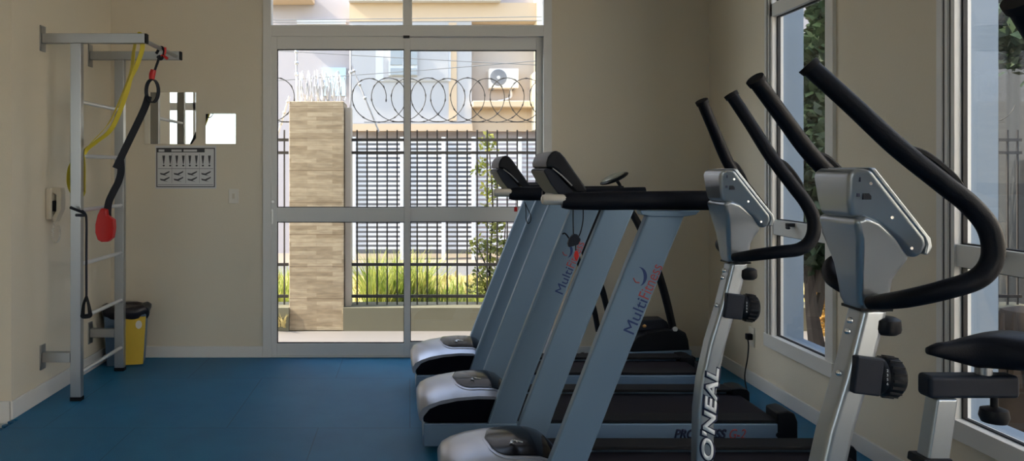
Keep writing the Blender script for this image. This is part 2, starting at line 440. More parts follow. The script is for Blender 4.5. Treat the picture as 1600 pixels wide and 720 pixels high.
b.build('lock', M['screw'], dr)
MB().box((xpx(630), YB - .016, zpx(60)), (xpx(640), YB - .008, zpx(56))).build('stop_block', M['gasket'], dr)

# ------------------------------------------------------------------ side windows
def side_window(i, w, split=True):
    ya, yb = w
    t = thing('window_%d' % i, (XR, (ya + yb) / 2, ZS), None, None); t['kind'] = 'structure'
    t['label'] = ['', 'tall right window nearer the back corner', 'tall right window behind the saddle', 'unseen right window beside the camera, added for daylight'][i]
    x0, x1 = XR - .02, XR + .05; fw = .055
    z_t1, z_t0, z_m1, z_m0 = 2.43, 2.35, 1.10, 1.01
    b = MB()
    b.box((x0, ya - .02, ZS - .02), (x1, ya + fw, ZH)).box((x0, yb - fw, ZS - .02), (x1, yb + .03, ZH))
    b.box((x0, ya, ZH - .05), (x1, yb, ZH + .02)).box((x0 - .01, ya - .03, ZS - .045), (x1, yb + .04, ZS + .035))
    b.box((x0, ya, z_t0), (x1, yb, z_t1))
    b.box((x0 + .008, ya, z_m0), (x1, yb, z_m1))
    b.box((x0 + .006, yb + .028, ZS - .02), (x1, yb + .062, ZH)).box((x0 - .006, yb + .010, ZS), (x0 + .01, yb + .018, ZH)).box((x0 - .006, yb - .024, ZS), (x0 + .01, yb - .018, ZH))
    b.build('window_frame', M['frame'], t, bevel=.002)
    g = MB()
    for yy in (yb + .003, yb - .034): g.box((x0 - .0012, yy, ZS + .03), (x0 + .002, yy + .005, ZH))
    for za, zb_ in ((ZS + .035, z_m0), (z_m1, z_t0), (z_t1, ZH - .05)):
        for yy in (ya + fw, yb - fw - .010): g.box((x0 + .030, yy, za), (x0 + .048, yy + .010, zb_))
        g.box((x0 + .03, ya + fw, zb_ - .006), (x0 + .048, yb - fw, zb_)).box((x0 + .03, ya + fw, za), (x0 + .048, yb - fw, za + .006))
    g.build('gasket', M['gasket'], t, flat=True)
    for za, zb_ in ((ZS + .035, z_m0), (z_m1, z_t0), (z_t1, ZH - .05)):
        MB().box((XR + .02, ya + fw, za), (XR + .026, yb - fw, zb_)).build('pane', M['glass'], t, flat=True)
    ym = yb - .30
    MB().box((x0 - .03, ym - .02, z_m1 - .025), (x0 + .01, ym + .02, z_m1 - .005)).tube([(x0 - .025, ym, z_m1 - .02), (x0 - .04, ym - .02, z_m1 - .03), (x0 - .04, ym - .05, z_m1 - .03)], .008, 8).build('window_latch', M['gasket'], t, bevel=.003)
    return t
side_window(1, W1); side_window(2, W2); side_window(3, W3)
# exterior returns around the side windows (blue skylight put into the colour)
b = MB()
for w in (W1, W2, W3):
    b.box((XR + .052, w[1] - .004, ZS), (XR + T + .04, w[1] - .001, ZH)).box((XR + .052, w[0] + .001, ZS), (XR + T + .04, w[0] + .004, ZH)).box((XR + .052, w[0], ZS + .001), (XR + T + .04, w[1], ZS + .006))
structure('trim_2', b, M['reveal'], 'outer reveals of the side windows', flat=True)
# rear glazing
t = thing('window_4', (-1.8, YR, RZ[0]), None, None); t['kind'] = 'structure'; t['label'] = 'wide glazing at the rear of the room'
b = MB()
for x in (RX[0], -4.22, -3.22, RX[1] - .05): b.box((x, YR - .08, RZ[0]), (x + .05, YR - .02, RZ[1]))
for z, zz in ((RZ[0], .06), (.98, .08), (2.58, .15), (RZ[1] - .04, .06)): b.box((RX[0], YR - .08, z), (RX[1], YR - .02, z + zz))
b.build('window_frame', M['frame'], t, bevel=.003)
MB().box((RX[0], YR - .053, RZ[0]), (RX[1], YR - .047, RZ[1])).build('pane', M['glass'], t, flat=True)

# ------------------------------------------------------------------ treadmills
E_L = [(.892, 1.237), (.820, 1.065), (.751, .891), (.6386, .604), (.5285, .317), (.462, .13)]   # left edge of an upright
UW = .141
def treadmill(dx, yn, w, label, console=True, key=0, logo=True, progress=False):
    t = thing('treadmill', (dx + 1.05, yn + w / 2, 0), label, 'treadmill', 'silver treadmills in a row')
    X = lambda x: x + dx
    yc = yn + w / 2
    # base rails
    for s in (0, 1):
        ya, yb = (yn, yn + .05) if s == 0 else (yn + w - .05, yn + w)
        o = MB().box((X(.15), ya, .036), (X(1.93), yb, .149)).build('side_rail', M['tsilver'], t, bevel=.006)
        ya2, yb2 = (yn - .002, yn + .13) if s == 0 else (yn + w - .13, yn + w + .002)
        MB().box((X(.62), ya2 + .008, .150), (X(1.9), yb2 - .008, .166)).build('foot_rail', M['rubber'], t, bevel=.005)
        b = MB(); b.prism([(X(1.9), .045), (X(1.9), .205), (X(1.95), .215), (X(1.985), .20), (X(2.0), .16), (X(2.0), .06), (X(1.99), .045)], ya - .004, yb2 if s == 0 else yb + .004)
        if s: b = MB().prism([(X(1.9), .045), (X(1.9), .172), (X(1.95), .176), (X(1.985), .168), (X(2.0), .15), (X(2.0), .06), (X(1.99), .045)], ya2, yb + .004)
        b.build('end_cap', M['black'], t, bevel=.008)
        for fx in (.3, 1.8): pass
        MB().cyl((X(.3), (ya + yb) / 2, 0), (X(.3), (ya + yb) / 2, .037), .026).build('foot', M['rubber'], t)
        MB().cyl((X(1.78), (ya + yb) / 2, 0), (X(1.78), (ya + yb) / 2, .037), .026).build('foot', M['rubber'], t)
    MB().box((X(.145), yn + .004, .036), (X(.60), yn + w - .004, .095)).box((X(.15), yn + .002, .098), (X(.60), yn + w - .002, .149)).build('front_frame', M['tsilver'], t, bevel=.012)
    # belt and rear roller
    b = MB(); za = .137
    prof = [(X(.58), za), (X(1.93), za)] + [(X(1.93) + .035 * math.sin(a), .102 + .035 * math.cos(a)) for a in [math.pi * k / 10 for k in range(1, 10)]] + [(X(1.93), .067), (X(.58), .067)]
    b.prism(prof, yn + .11, yn + w - .11); b.build('running_belt', M['belt'], t)
    # motor hood: black lower body with arch, crowned silver shell above it
    y0, y1 = yn + .022, yn + min(.50, w - .03)
    yh = (y0 + y1) / 2
    def crown(x, y, z, tt):
        v = 2 * tt - 1
        k = 1 - abs(v) ** 2.2
        fx = max(0, (X(.36) - x) / .24)
        return (x - .014 * fx * k, y, z + ((.04 * k) if z > .17 else .04 * k * max(0, (z - .15) / .02)))
    def inner_arch():
        return [(X(.150), .186), (X(.185), .215), (X(.226), .232), (X(.32), .252), (X(.42), .262), (X(.50), .262), (X(.56), .245), (X(.60), .20), (X(.61), .149)]
    MB().prism([(X(.150), .149)] + inner_arch(), y0 + .012, y1 - .012, slices=14, fn=crown).build('hood_body', M['smoke'], t)
    outer = [(X(.150), .180), (X(.140), .155), (X(.130), .16), (X(.128), .19), (X(.145), .218), (X(.18), .238), (X(.24), .258), (X(.32), .272), (X(.42), .280), (X(.50), .278), (X(.55), .262)]
    inn = [(X(.545), .252), (X(.50), .264), (X(.42), .265), (X(.32), .256), (X(.226), .236), (X(.18), .216)]
    def crown_out(x, y, z, tt):
        p = crown(x, y, z, tt); v = abs(2 * tt - 1)
        return (p[0], p[1], p[2])
    MB().prism(outer + inn, y0, y1, slices=18, fn=crown_out).build('hood_shell', M['hood'], t, angle=50)
    # smoked inlay on the crown
    def ztop(x, v):
        xs = [.145, .18, .24, .32, .42, .50, .55, .60]; zs = [.218, .238, .258, .272, .280, .278, .262, .215]
        xx = x - dx
        for i in range(len(xs) - 1):
            if xs[i] <= xx <= xs[i + 1]:
                u = (xx - xs[i]) / (xs[i + 1] - xs[i]); z = zs[i] + (zs[i + 1] - zs[i]) * u; break
        else: z = .27
        return z + .04 * (1 - abs(v) ** 2.2)
    def patch(x0, x1, vw, lift, n_=(16, 14)):
        b = MB(); g = []
        for i in range(n_[0] + 1):
            s = i / n_[0]; x = X(x0 + (x1 - x0) * s); half = vw * min(1, (1 - (1 - min(1, s * 2.6)) ** 2.6)) ** .5 if s > 0 else .02
            g.append([b.bm.verts.new((x, yh - .003 + v * half * (y1 - y0) / 2, ztop(x, v * half) + lift)) for v in [-1 + 2 * j / n_[1] for j in range(n_[1] + 1)]])
        for i in range(n_[0]):
            for j in range(n_[1]): b.bm.faces.new((g[i][j], g[i][j + 1], g[i + 1][j + 1], g[i + 1][j]))
        r = bmesh.ops.extrude_face_region(b.bm, geom=b.bm.faces[:])
        bmesh.ops.translate(b.bm, verts=[q for q in r['geom'] if isinstance(q, bmesh.types.BMVert)], vec=(0, 0, -.004))
        return b
    patch(.296, .595, .77, .0025).build('hood_trim', M['hood'], t)
    inlay = patch(.305, .598, .70, .0055).build('hood_window', M['smoke'], t)
    zc = ztop(X(.42), -.35) + .007
    em = MB().tube([(X(.415) + .012 * math.cos(a), yh - .08 + .02 * math.sin(a), zc + .001) for a in [k * .5 for k in range(10)]], .003, 6)
    em.tube([(X(.395), yh - .095, zc), (X(.42), yh - .07, zc + .002), (X(.45), yh - .08, zc)], .0025, 6)
    em.build('emblem', M['screw'], inlay)
    # uprights
    for s in (0, 1):
        ya = yn + .004 if s == 0 else yn + w - .054
        poly = E_L + [(x + UW, z) for x, z in E_L[::-1]]
        poly = [(X(x), z) for x, z in poly]
        u = MB().prism(poly, ya, ya + .05).build('upright', M['tsilver'], t, bevel=.009, seg=3)
        # lugs under the rail
        MB().prism([(X(.862), 1.252), (X(.868), 1.236), (X(.905), 1.228), (X(1.02), 1.228), (X(1.07), 1.236), (X(1.088), 1.252)], ya - .004, ya + .054).build('bracket', M['tsilver'], t, bevel=.004)
        if s == 0 and logo:
            d = Vector((.43, 0, 1)).normalized(); up = Vector((-d.z, 0, d.x))
            p0 = Vector((X(.838), ya - .0006, .787))
            text('lettering', 'Multi', M['blue_ink'], u, p0, d, up, width=.135, height=.042, bold=.0)
            text('lettering', 'Fitness', M['red_ink'], u, p0 + d * .142, d, up, width=.135, height=.042)
            b = MB(); arc = []
            c0 = Vector((X(.868), ya - .0006, 1.005))
            pts = []; m_ = 16
            for k in range(m_ + 1):
                a = R(80) - R(160) * k / m_; wv = .0055 * math.sin(math.pi * (k + 1) / (m_ + 2)) + .0008
                ang = a + R(10)
                pts.append((c0.x - .012 + .026 * math.cos(ang), c0.z + .036 * math.sin(ang), wv))
            for k in range(m_):
                (xa, za_, wa), (xb, zb_, wb_) = pts[k], pts[k + 1]
                b.quad((xa - wa, c0.y, za_), (xb - wb_, c0.y, zb_), (xb + wb_, c0.y, zb_), (xa + wa, c0.y, za_))
            b.build('swoosh', M['blue_ink'], u, flat=True)
            MB().tube([(X(.838), c0.y, 1.0), (X(.846), c0.y, .985), (X(.86), c0.y, .982)], .0022, 6).build('swoosh', M['red_ink'], u)
    # hand rails
    for s in (0, 1):
        yy = yn + .03 if s == 0 else yn + w - .03
        xs = (.575, 1.143) if console else (.86, 1.12)
        if console and s: xs = (.61, 1.08)
        b = MB().tube([(X(xs[0]), yy, 1.286), (X(xs[0] + .04), yy, 1.286), (X(.75), yy, 1.287), (X(.95), yy, 1.289), (X(xs[1] - .03), yy, 1.289), (X(xs[1]), yy, 1.288)],
                      [.026, .033, .035, .035, .037, .038], 16, flat=.75)
        b.build('hand_rail', M['foam'], t)
    if console:
        ya, yb = yn + .03, yn + w - .03
        MB().tube([(X(.61), ya, 1.292), (X(.55), ya, 1.292), (X(.512), ya, 1.292), (X(.502), ya, 1.292), (X(.497), ya, 1.292)], [.0205, .0205, .0205, .018, .010], 16, smooth=0).build('front_bar', M['cream_metal'], t)
        MB().cyl((X(.635), ya, 1.29), (X(.635), yb, 1.29), .018).build('cross_bar', M['cream_metal'], t)
        k = .002517; q = lambda a, c: (X((918 - (918 - a) * .76 - 640) * k), 1.4 - (c - 267) * k)
        cy0, cy1 = yn + .15, yn + .50
        c = MB().prism([q(834, 262), (q(833, 254)), q(837, 245), q(844, 238), q(853, 235), q(862, 238), q(872, 246), q(890, 266), q(905, 282), q(918, 297), q(912, 301), q(896, 300), q(876, 284), q(856, 266), q(846, 261)], cy0, cy1).build('console', M['black'], t, bevel=.012, seg=4)
        MB().prism([q(829, 268), q(831, 264), q(838, 262), q(850, 265), q(872, 284), q(892, 300), q(880, 304), q(866, 305), q(860, 304), q(843, 287)], cy0 + .012, cy1 - .012).build('console_back', M['slate'], c, bevel=.006)
        MB().tube([(*q(866, 264),)][0:0] + [(q(846, 263)[0], cy0 - .002, q(846, 263)[1]), (q(866, 275)[0], cy0 - .002, q(866, 275)[1]), (q(886, 290)[0], cy0 - .002, q(886, 290)[1])], .003, 6).build('seam_line', M['alu'], c)
        MB().prism([q(858, 236.4), q(872, 244.5), q(900, 275), q(908, 284), q(906, 284.5), q(898, 276), q(871, 246)], cy0 + .05, cy1 - .05).build('display', M['smoke'], c)
        if key == 3:
            k3 = .00239; p = lambda a, c_: Vector((X((a - 640) * k3), yn + .015, 1.4 - (c_ - 267) * k3))
            o = MB().tube([p(897, 328), p(897, 345), p(897.5, 368)], .0022, 6).tube([p(913, 328), p(912.5, 345), p(909, 362), p(905, 372)], .0022, 6).tube([p(880, 366), p(884, 365), p(888, 369), p(891, 374)], .0028, 6).tube([p(901, 380), p(901, 392)], .0022, 6).build('safety_cord', M['rubber'], t)
            MB().prism([(p(886.5, 380).x, p(886.5, 380).z), (p(889, 372).x, p(889, 372).z), (p(896, 365).x, p(896, 365).z), (p(902, 366).x, p(902, 366).z), (p(907, 374).x, p(907, 374).z), (p(903, 382).x, p(903, 382).z), (p(888, 386).x, p(888, 386).z)], yn - .012, yn + .008).build('safety_key', M['slate'], o, bevel=.004)
            MB().prism([(p(898.5, 406).x, p(898.5, 406).z), (p(897, 398).x, p(897, 398).z), (p(899, 392).x, p(899, 392).z), (p(903, 392).x, p(903, 392).z), (p(905, 400).x, p(905, 400).z), (p(902.5, 407).x, p(902.5, 407).z)], yn - .004, yn + .008).build('clip', M['red'], o, bevel=.003)
        if key == 2:
            k3 = yn / F; p = lambda a, c_: Vector(((a - 640) * k3, yn + .0, 1.4 - (c_ - 267) * k3))
            o = MB().tube([p(821, 318), p(822, 332), p(822, 342), p(825, 349), p(829, 345), p(829, 336), p(824, 325), p(820, 316)], .002, 6).tube([p(806, 310), p(806, 323)], .0015, 6).build('safety_cord', M['rubber'], t)
            MB().box(p(803.5, 330.5), p(808.5, 323.5) + Vector((0, .01, 0))).build('clip', M['red'], o, bevel=.003)
    if progress:
        u = text('lettering', 'PROGRESS', M['navy'], t, (X(1.387), yn - .0006, .074), (1, 0, 0), (0, 0, 1), width=.262, height=.050, shear=.3, bold=.045)
        text('lettering', 'G-2', M['red_ink'], t, (X(1.662), yn - .0006, .074), (1, 0, 0), (0, 0, 1), width=.082, height=.050, shear=.3, bold=.01)
        MB().cyl((X(1.905 - .0), yn - .006, .094), (X(1.905), yn + .002, .094), .013).build('rail_plug', M['black'], t)
    return t
treadmill(0, 2.87, .69, 'nearest silver treadmill, its near upright lettered MultiFitness in full view', key=3, progress=True)
treadmill(-.08, 3.80, .66, 'middle silver treadmill, hood half hidden behind the nearest one, PROGRESS G-2 on its side rail', key=2, progress=True)
treadmill(-.11, 4.70, .51, 'farthest silver treadmill of the row, closest to the glass door, with no console visible', console=False, logo=False)

# ------------------------------------------------------------------ silver ellipticals by the right side
def elliptical(dx, yc, rot, label, seat=False):
    t = thing('elliptical_trainer', (1.05 + dx, yc, 0), label, 'exercise machine', 'silver ellipticals along the right side')
    X = lambda x: x + dx
    # column, bending lower down
    cl = [(1.045, 1.085), (1.005, .926), (.967, .80), (.938, .669), (.926, .56), (.923, .38), (.925, .10)]
    poly = [(X(x), z) for x, z in cl] + [(X(x + .060), z) for x, z in cl[::-1]]
    MB().prism(poly, yc - .035, yc + .035).build('column', M['esilver'], t, bevel=.014, seg=4)
    # neck flaring to the head
    nk = [(1.036, 1.075), (1.030, 1.10), (1.020, 1.18), (1.008, 1.25), (.997, 1.29), (1.02, 1.30), (1.055, 1.285), (1.10, 1.245), (1.135, 1.203), (1.119, 1.175), (1.108, 1.15), (1.105, 1.10), (1.105, 1.075)]
    def hw(x, z):
        k = min(1, max(0, (z - 1.10) / .19)); k = k * k * (3 - 2 * k); h = .038 + .045 * k; return (yc - h, yc + h)
    MB().prism([(X(x), z) for x, z in nk], 0, 0, hw=hw).build('neck', M['esilver'], t, bevel=.014, seg=4)
    MB().prism([(X(1.034), 1.078), (X(1.034), 1.084), (X(1.108), 1.084), (X(1.108), 1.078)], yc - .040, yc + .040).build('collar_seam', M['black'], t)
    # console
    def hwc(x, z):
        h_ = .066 + .024 * ((x - dx - 1.0) * .785 + (z - 1.30) * .62) / .09; return (yc - h_, yc + h_)
    hd = [(.985, 1.385), (.990, 1.400), (1.005, 1.406), (1.030, 1.404), (1.150, 1.252), (1.156, 1.235), (1.150, 1.214), (1.132, 1.202), (1.095, 1.245), (1.055, 1.278), (1.02, 1.292), (.998, 1.296), (.990, 1.33)]
    h = MB().prism([(X(x), z) for x, z in hd], 0, 0, hw=hwc).build('console', M['esilver'], t, bevel=.017, seg=5)
    MB().prism([(X(1.024), 1.4085), (X(1.040), 1.4075), (X(1.164), 1.250), (X(1.168), 1.230), (X(1.158), 1.212), (X(1.150), 1.213), (X(1.155), 1.236), (X(1.149), 1.251)], yc - .086, yc + .086).build('bezel', M['esilver'], h, bevel=.005, seg=3)
    MB().prism([(X(1.058), 1.396), (X(1.150), 1.2785), (X(1.153), 1.281), (X(1.061), 1.3985)], yc - .06, yc + .06).build('display', M['smoke'], h)
    for x, z in ((1.030, 1.372), (1.079, 1.296), (1.124, 1.227)):
        MB().cyl((X(x), hwc(X(x), z)[0] - .0015, z), (X(x), hwc(X(x), z)[0] + .003, z), .0035, n=12).build('screw', M['screw'], h)
    MB().box((X(1.006), hwc(X(1.006), 1.381)[0] - .002, 1.376), (X(1.009), hwc(X(1.006), 1.381)[0] + .002, 1.386)).build('label_mark', M['navy'], h)
    MB().box((X(1.004), hwc(X(1.006), 1.346)[0] - .002, 1.342), (X(1.011), hwc(X(1.006), 1.346)[0] + .002, 1.350)).build('label_mark', M['navy'], h)
    MB().box((X(1.016), hwc(X(1.025), 1.343)[0] - .002, 1.336), (X(1.034), hwc(X(1.025), 1.343)[0] + .003, 1.350)).build('label_plate', M['slate'], h)
    # handlebars: near one traced, far one mirrored, both turned about the pivot
    piv = Vector((1.044, 0, 1.101))
    near = [((1360, 473), -.065), ((1380, 471), -.10), ((1418, 466), -.16), ((1475, 453), -.21), ((1529, 434), -.225), ((1551, 402), -.225), ((1545, 358), -.22), ((1515, 320), -.21), ((1470, 284), -.20), ((1400, 228), -.18), ((1330, 163), -.155), ((1268, 107), -.13)]
    pts = []
    for (a, c), dy in near:
        Y = 1.8 + dy; pts.append(Vector(((a - 640) * Y / F, dy, 1.4 - (c - 267) * Y / F)))
    ca, sa = math.cos(rot), math.sin(rot)
    def place(p, s):
        dxx, dz = p.x - piv.x, p.z - piv.z
        return Vector((X(piv.x + ca * dxx - sa * dz), yc + p.y * s, piv.z + sa * dxx + ca * dz))
    for s in (1, -1):
        q = [place(p, s) + Vector((.045 * max(0, 1 - i_ / 3) if s < 0 else 0, 0, 0)) for i_, p in enumerate(pts)]
        hb = MB().tube(q, [.016, .0175, .0195, .0205, .021, .021, .021, .021, .021, .021, .020, .020], 18, smooth=10).build('handlebar', M['foam'], t)
        d = (q[-1] - q[-2]).normalized()
        MB().tube([q[-1] - d * .002, q[-1] + d * .010, q[-1] + d * .012], [.0225, .0235, .0235], 16, smooth=0).build('end_plug', M['rubber'], hb)
        # cable sleeve on the outer side of the bar
        m1 = q[7]; m2 = q[9]; o = Vector((.012, 0, .018))
        MB().tube([m1 + Vector((.0, 0, .0)), m1 + (m2 - m1) * .3 + o, m1 + (m2 - m1) * .7 + o, m2 + Vector((0, 0, 0))], [.008, .010, .010, .006], 8).build('pulse_sleeve', M['rubber'], hb)
    MB().cyl((X(1.070), yc - .066, 1.100), (X(1.070), yc + .060, 1.100), .019).build('pivot_tube', M['black'], t)
    # clamp knob and tension dial behind the column
    b = MB().cyl((X(1.09), yc, 1.078), (X(1.094), yc, 1.054), .016).lathe([(.022, 0), (.030, .006), (.032, .014), (.030, .034), (.020, .040)], (0, 0, 0))
    for v in b.bm.verts:
        if abs(v.co.x) < .05: v.co += Vector((X(1.104), yc - .02, 1.022))
    b.build('clamp_knob', M['black'], t)
    tilt = Matrix.Rotation(R(7), 3, 'Y')
    b = MB().box((X(1.015), yc - .052, .892), (X(1.078), yc + .03, .978), rot=tilt, piv=(X(1.02), yc, .93))
    b.build('tension_box', M['slate'], t, bevel=.005)
    b = MB(); c = Vector((X(1.078), yc - .01, .925))
    b.lathe([(.040, 0), (.043, .006), (.043, .016), (.046, .020), (.047, .050), (.040, .058), (.02, .060)], (0, 0, 0), 'X', 36)
    for k in range(18):
        a = 2 * math.pi * k / 18; b.box((.022, .0455 * math.cos(a) - .003, .0455 * math.sin(a) - .003), (.050, .0455 * math.cos(a) + .003, .0455 * math.sin(a) + .003))
    for v in b.bm.verts: v.co = c + tilt @ v.co
    dl = b.build('tension_dial', M['black'], t)
    for k, ch in enumerate('2356'):
        a = R(150 + 16 * k); yy = c.y - .0436
        text('number', ch, M['white_ink'], dl, (c.x + .007, yy, c.z + .018 - k * .010), (1, 0, 0), (0, 0, 1), height=.006, depth=.0005)
    # bolts on the front of the column
    for x, z in ((1.026, 1.052), (1.020, 1.027), (1.000, .93)):
        MB().ball((X(x), yc - .012, z), .008, .008, .008, u=12, v=8).build('bolt', M['screw'], t)
    # lettering up the column
    d = Vector((.07, 0, 1)).normalized(); up = Vector((-d.z, 0, d.x))
    p0 = Vector((X(.977), yc - .0352, .395))
    text('lettering_outline', "O'NEAL", M['navy'], t, p0 + Vector((.006, 0, -.006)), d, up, width=.332, height=.058, shear=.25, bold=.075)
    text('lettering', "O'NEAL", M['white_ink'], t, p0 + Vector((0, -.0006, 0)), d, up, width=.322, height=.044, shear=.25, bold=.03)
    # base: beam, stabilisers, low drive housing, pedal arms
    MB().box((X(.80), yc - .03, .03), (X(1.75), yc + .03, .09)).build('base_beam', M['esilver'], t, bevel=.008)
    for x in (.82, 1.72): MB().cyl((X(x), yc - .165, .032), (X(x), yc + .165, .032), .03).build('stabiliser', M['black'], t)
    MB().lathe([(.02, -.05), (.10, -.05), (.12, -.035), (.12, .035), (.10, .05), (.02, .05)], (X(1.18), yc, .205), 'Y').build('drive_housing', M['black'], t)
    for s in (-1, 1):
        pr = MB().tube([(X(1.18), yc + s * .06, .205), (X(1.25), yc + s * .075, .17), (X(1.42), yc + s * .09, .15)], .012, 10).build('pedal_arm', M['alu'], t)
        MB().box((X(1.30), yc + s * .125 - .045, .155), (X(1.58), yc + s * .125 + .045, .175)).build('pedal', M['rubber'], pr, bevel=.008)
    if seat:
        MB().prism([(X(1.101), .08), (X(1.161), .08), (X(1.272), .872), (X(1.222), .872)], yc - .022, yc + .022).build('seat_post', M['esilver'], t, bevel=.006)
        MB().prism([(X(1.183), .715), (X(1.251), .715), (X(1.254), .735), (X(1.186), .735)], yc - .03, yc + .03).build('post_collar', M['black'], t, bevel=.004)
        MB().box((X(1.203), yc - .024, .872), (X(1.415), yc + .024, .925)).build('seat_slider', M['slate'], t, bevel=.010)
        MB().cyl((X(1.345), yc, .915), (X(1.345), yc, .965), .0175).build('saddle_pin', M['alu'], t)
        MB().cyl((X(1.37), yc, .875), (X(1.37), yc, .845), .008).lathe([(.012, .848), (.028, .842), (.031, .825), (.026, .812), (.01, .809)], (X(1.37), yc, 0), 'Z', 24).build('slider_knob', M['black'], t)
        b = MB(); rings = []
        N = 26
        for i in range(N + 1):
            s = i / N; x = 1.215 + .315 * s
            wd = .014 + .098 * (1 / (1 + math.exp(-(s - .52) * 11))) * (1 - max(0, (s - .9) / .1) ** 2 * .35)
            wd = max(.010, wd * (1 - max(0, 1 - s / .04) ** 2 * .6))
            zt_ = .996 + .016 * math.sin(math.pi * min(1, max(0, (s - .15) / .75))) + .010 * math.sin(s * 2.2) + .012 * max(0, (s - .55) / .45) - .010 * math.exp(-((s) / .05) ** 2)
            zb_ = .970 - .030 * min(1, s / .35) + .012 * max(0, (s - .8) / .2)
            if i == N: zt_ -= .012; wd *= .8
            ring = []
            for k in range(24):
                a = 2 * math.pi * k / 24; cs, sn = math.cos(a), math.sin(a)
                y = wd * math.copysign(abs(cs) ** .7, cs); zz = (zt_ + zb_) / 2 + (zt_ - zb_) / 2 * math.copysign(abs(sn) ** .7, sn)
                if sn > 0: zz -= .018 * (abs(y) / .11) ** 2 * (1 if s > .5 else s * 2)
                ring.append(b.bm.verts.new((X(x), yc + y, zz)))
            rings.append(ring)
        for i in range(N):
            for k in range(24): b.bm.faces.new((rings[i][k], rings[i][(k + 1) % 24], rings[i + 1][(k + 1) % 24], rings[i + 1][k]))
        b.bm.faces.new(rings[0][::-1]); b.bm.faces.new(rings[-1])
        b.build('saddle', M['foam'], t, angle=80)
    return t
elliptical(0, 1.80, 0, 'large silver elliptical in front of the white window wall, with a black saddle behind it', seat=True)
elliptical(.075, 2.70, R(-14), "smaller-looking silver elliptical lettered O'NEAL up its column, beside the treadmill rails")
elliptical(-.05, .90, 0, 'elliptical of which only a black handlebar tip shows at the top right edge')

# ------------------------------------------------------------------ black cross trainer in the far right corner
t = thing('cross_trainer', (1.7, 5.5, 0), 'black cross trainer with oval console standing in the far right corner behind the treadmills', 'exercise machine')
k = 5.3 / F; q = lambda a, c: ((a - 640) * k, 1.4 - (c - 267) * k)
MB().prism([q(984, 549), q(986, 540), q(995, 528), q(1012, 519), (q(1035, 515)), q(1060, 515), q(1072, 520), q(1076, 532), q(1078, 548)], 5.30, 5.52).build('drive_housing', M['black'], t, bevel=.01)
MB().prism([q(984, 562), q(984, 550), q(1000, 549), q(1080, 546.5), q(1080, 561), q(1030, 563)], 5.29, 5.54).build('housing_band', M['tsilver'], t, bevel=.005)
c = MB().prism([q(998, 520), q(1001, 507), q(1006, 503), q(1042, 502), q(1048, 506), q(1052, 520)], 5.36, 5.50).build('motor_cover', M['slate'], t, bevel=.01)
MB().ball((q(1011, 512)[0], 5.358, q(1011, 512)[1]), .014, .004, .012).build('badge', mat('gold_badge', (.55, .32, .12), .3, .6), c)
MB().box((1.25, 5.36, .03), (2.0, 5.50, .10)).box((1.52, 5.33, .04), (1.94, 5.52, .104)).build('base_frame', M['black'], t, bevel=.01)
for x in (1.28, 1.95): MB().cyl((x, 5.22 if x > 1.5 else 5.25, .03), (x, 5.68, .03), .03).build('stabiliser', M['rubber'], t)
MB().tube([(*[q(1055, 516)[0]], 5.34, q(1055, 516)[1]), (q(1040, 455)[0], 5.34, q(1040, 455)[1]), (q(1020, 395)[0], 5.34, q(1020, 395)[1]), (q(1002, 352)[0], 5.36, q(1002, 352)[1]), (q(986, 322)[0], 5.38, q(986, 322)[1]), (q(975, 292)[0], 5.42, q(975, 292)[1])], [.026, .028, .028, .026, .024, .018], 12).build('console_mast', M['black'], t)
MB().cyl((q(1055, 514)[0], 5.30, q(1055, 514)[1]), (q(1055, 514)[0], 5.325, q(1055, 514)[1]), .018).build('pivot_bolt', M['screw'], t)
k2 = 5.6 / F; q2 = lambda a, c, Y=5.6: ((a - 640) * k2, Y, 1.4 - (c - 267) * k2)
MB().tube([q2(950, 305), q2(938, 328), q2(924, 358), q2(912, 384), q2(918, 405), q2(938, 445), q2(948, 480), q2(956, 520)], [.016, .02, .024, .024, .024, .024, .022, .02], 12).build('swing_arm', M['black'], t)
MB().tube([q2(925, 330, 5.66), q2(912, 372, 5.66), q2(905, 400, 5.66), q2(918, 440, 5.66), q2(930, 480, 5.66), q2(938, 520, 5.66)], .02, 12).build('swing_arm', M['black'], t)
rot = Matrix.Rotation(R(-24), 3, 'Y')
cx, cz = q(968, 279)
c = MB().ball((cx, 5.44, cz), .105, .12, .024, rot=rot, u=28, v=14).build('console', M['black'], t)
MB().ball((cx - .010, 5.425, cz + .010), .085, .10, .018, rot=rot, u=28, v=14).build('display', mat('grey_display', (.22, .22, .18), .25), c)
MB().tube([(cx + .02, 5.43, cz - .02), (cx + .035, 5.42, cz - .05), (cx + .03, 5.42, cz - .08)], .012, 10).build('console_neck', M['black'], t)

# ------------------------------------------------------------------ wall bars on the left
t = thing('wall_bars', (-2.03, 5.02, 0), 'silver aluminium wall ladder with pull-up bar, standing against the left wall', 'wall bars')
Yn, Yf = 4.67, 5.37
for Y in (Yn, Yf):
    a = MB().box((-2.065, Y, .022), (-2.0, Y + .045, 2.178)).build('post', M['alu'], t, bevel=.004)
    MB().box((-2.067, Y - .002, 0), (-1.998, Y + .047, .024)).build('foot_cap', M['rubber'], a, bevel=.003)
    bm_ = MB().box((-2.236, Y, 2.178), (-1.612, Y + .045, 2.237)).build('top_beam', M['alu'], t, bevel=.003)
    MB().box((-1.612, Y + .001, 2.179), (-1.602, Y + .044, 2.236)).build('end_cap', M['rubber'], bm_)
    MB().box((-2.246, Y - .01, 2.13), (-2.238, Y + .055, 2.285)).build('wall_flange', M['alu'], bm_)
    lb = MB().box((-2.236, Y, .235), (-2.066, Y + .045, .295)).build('lower_beam', M['alu'], t, bevel=.003)
    MB().box((-2.246, Y - .01, .19), (-2.238, Y + .055, .34)).build('wall_flange', M['alu'], lb)
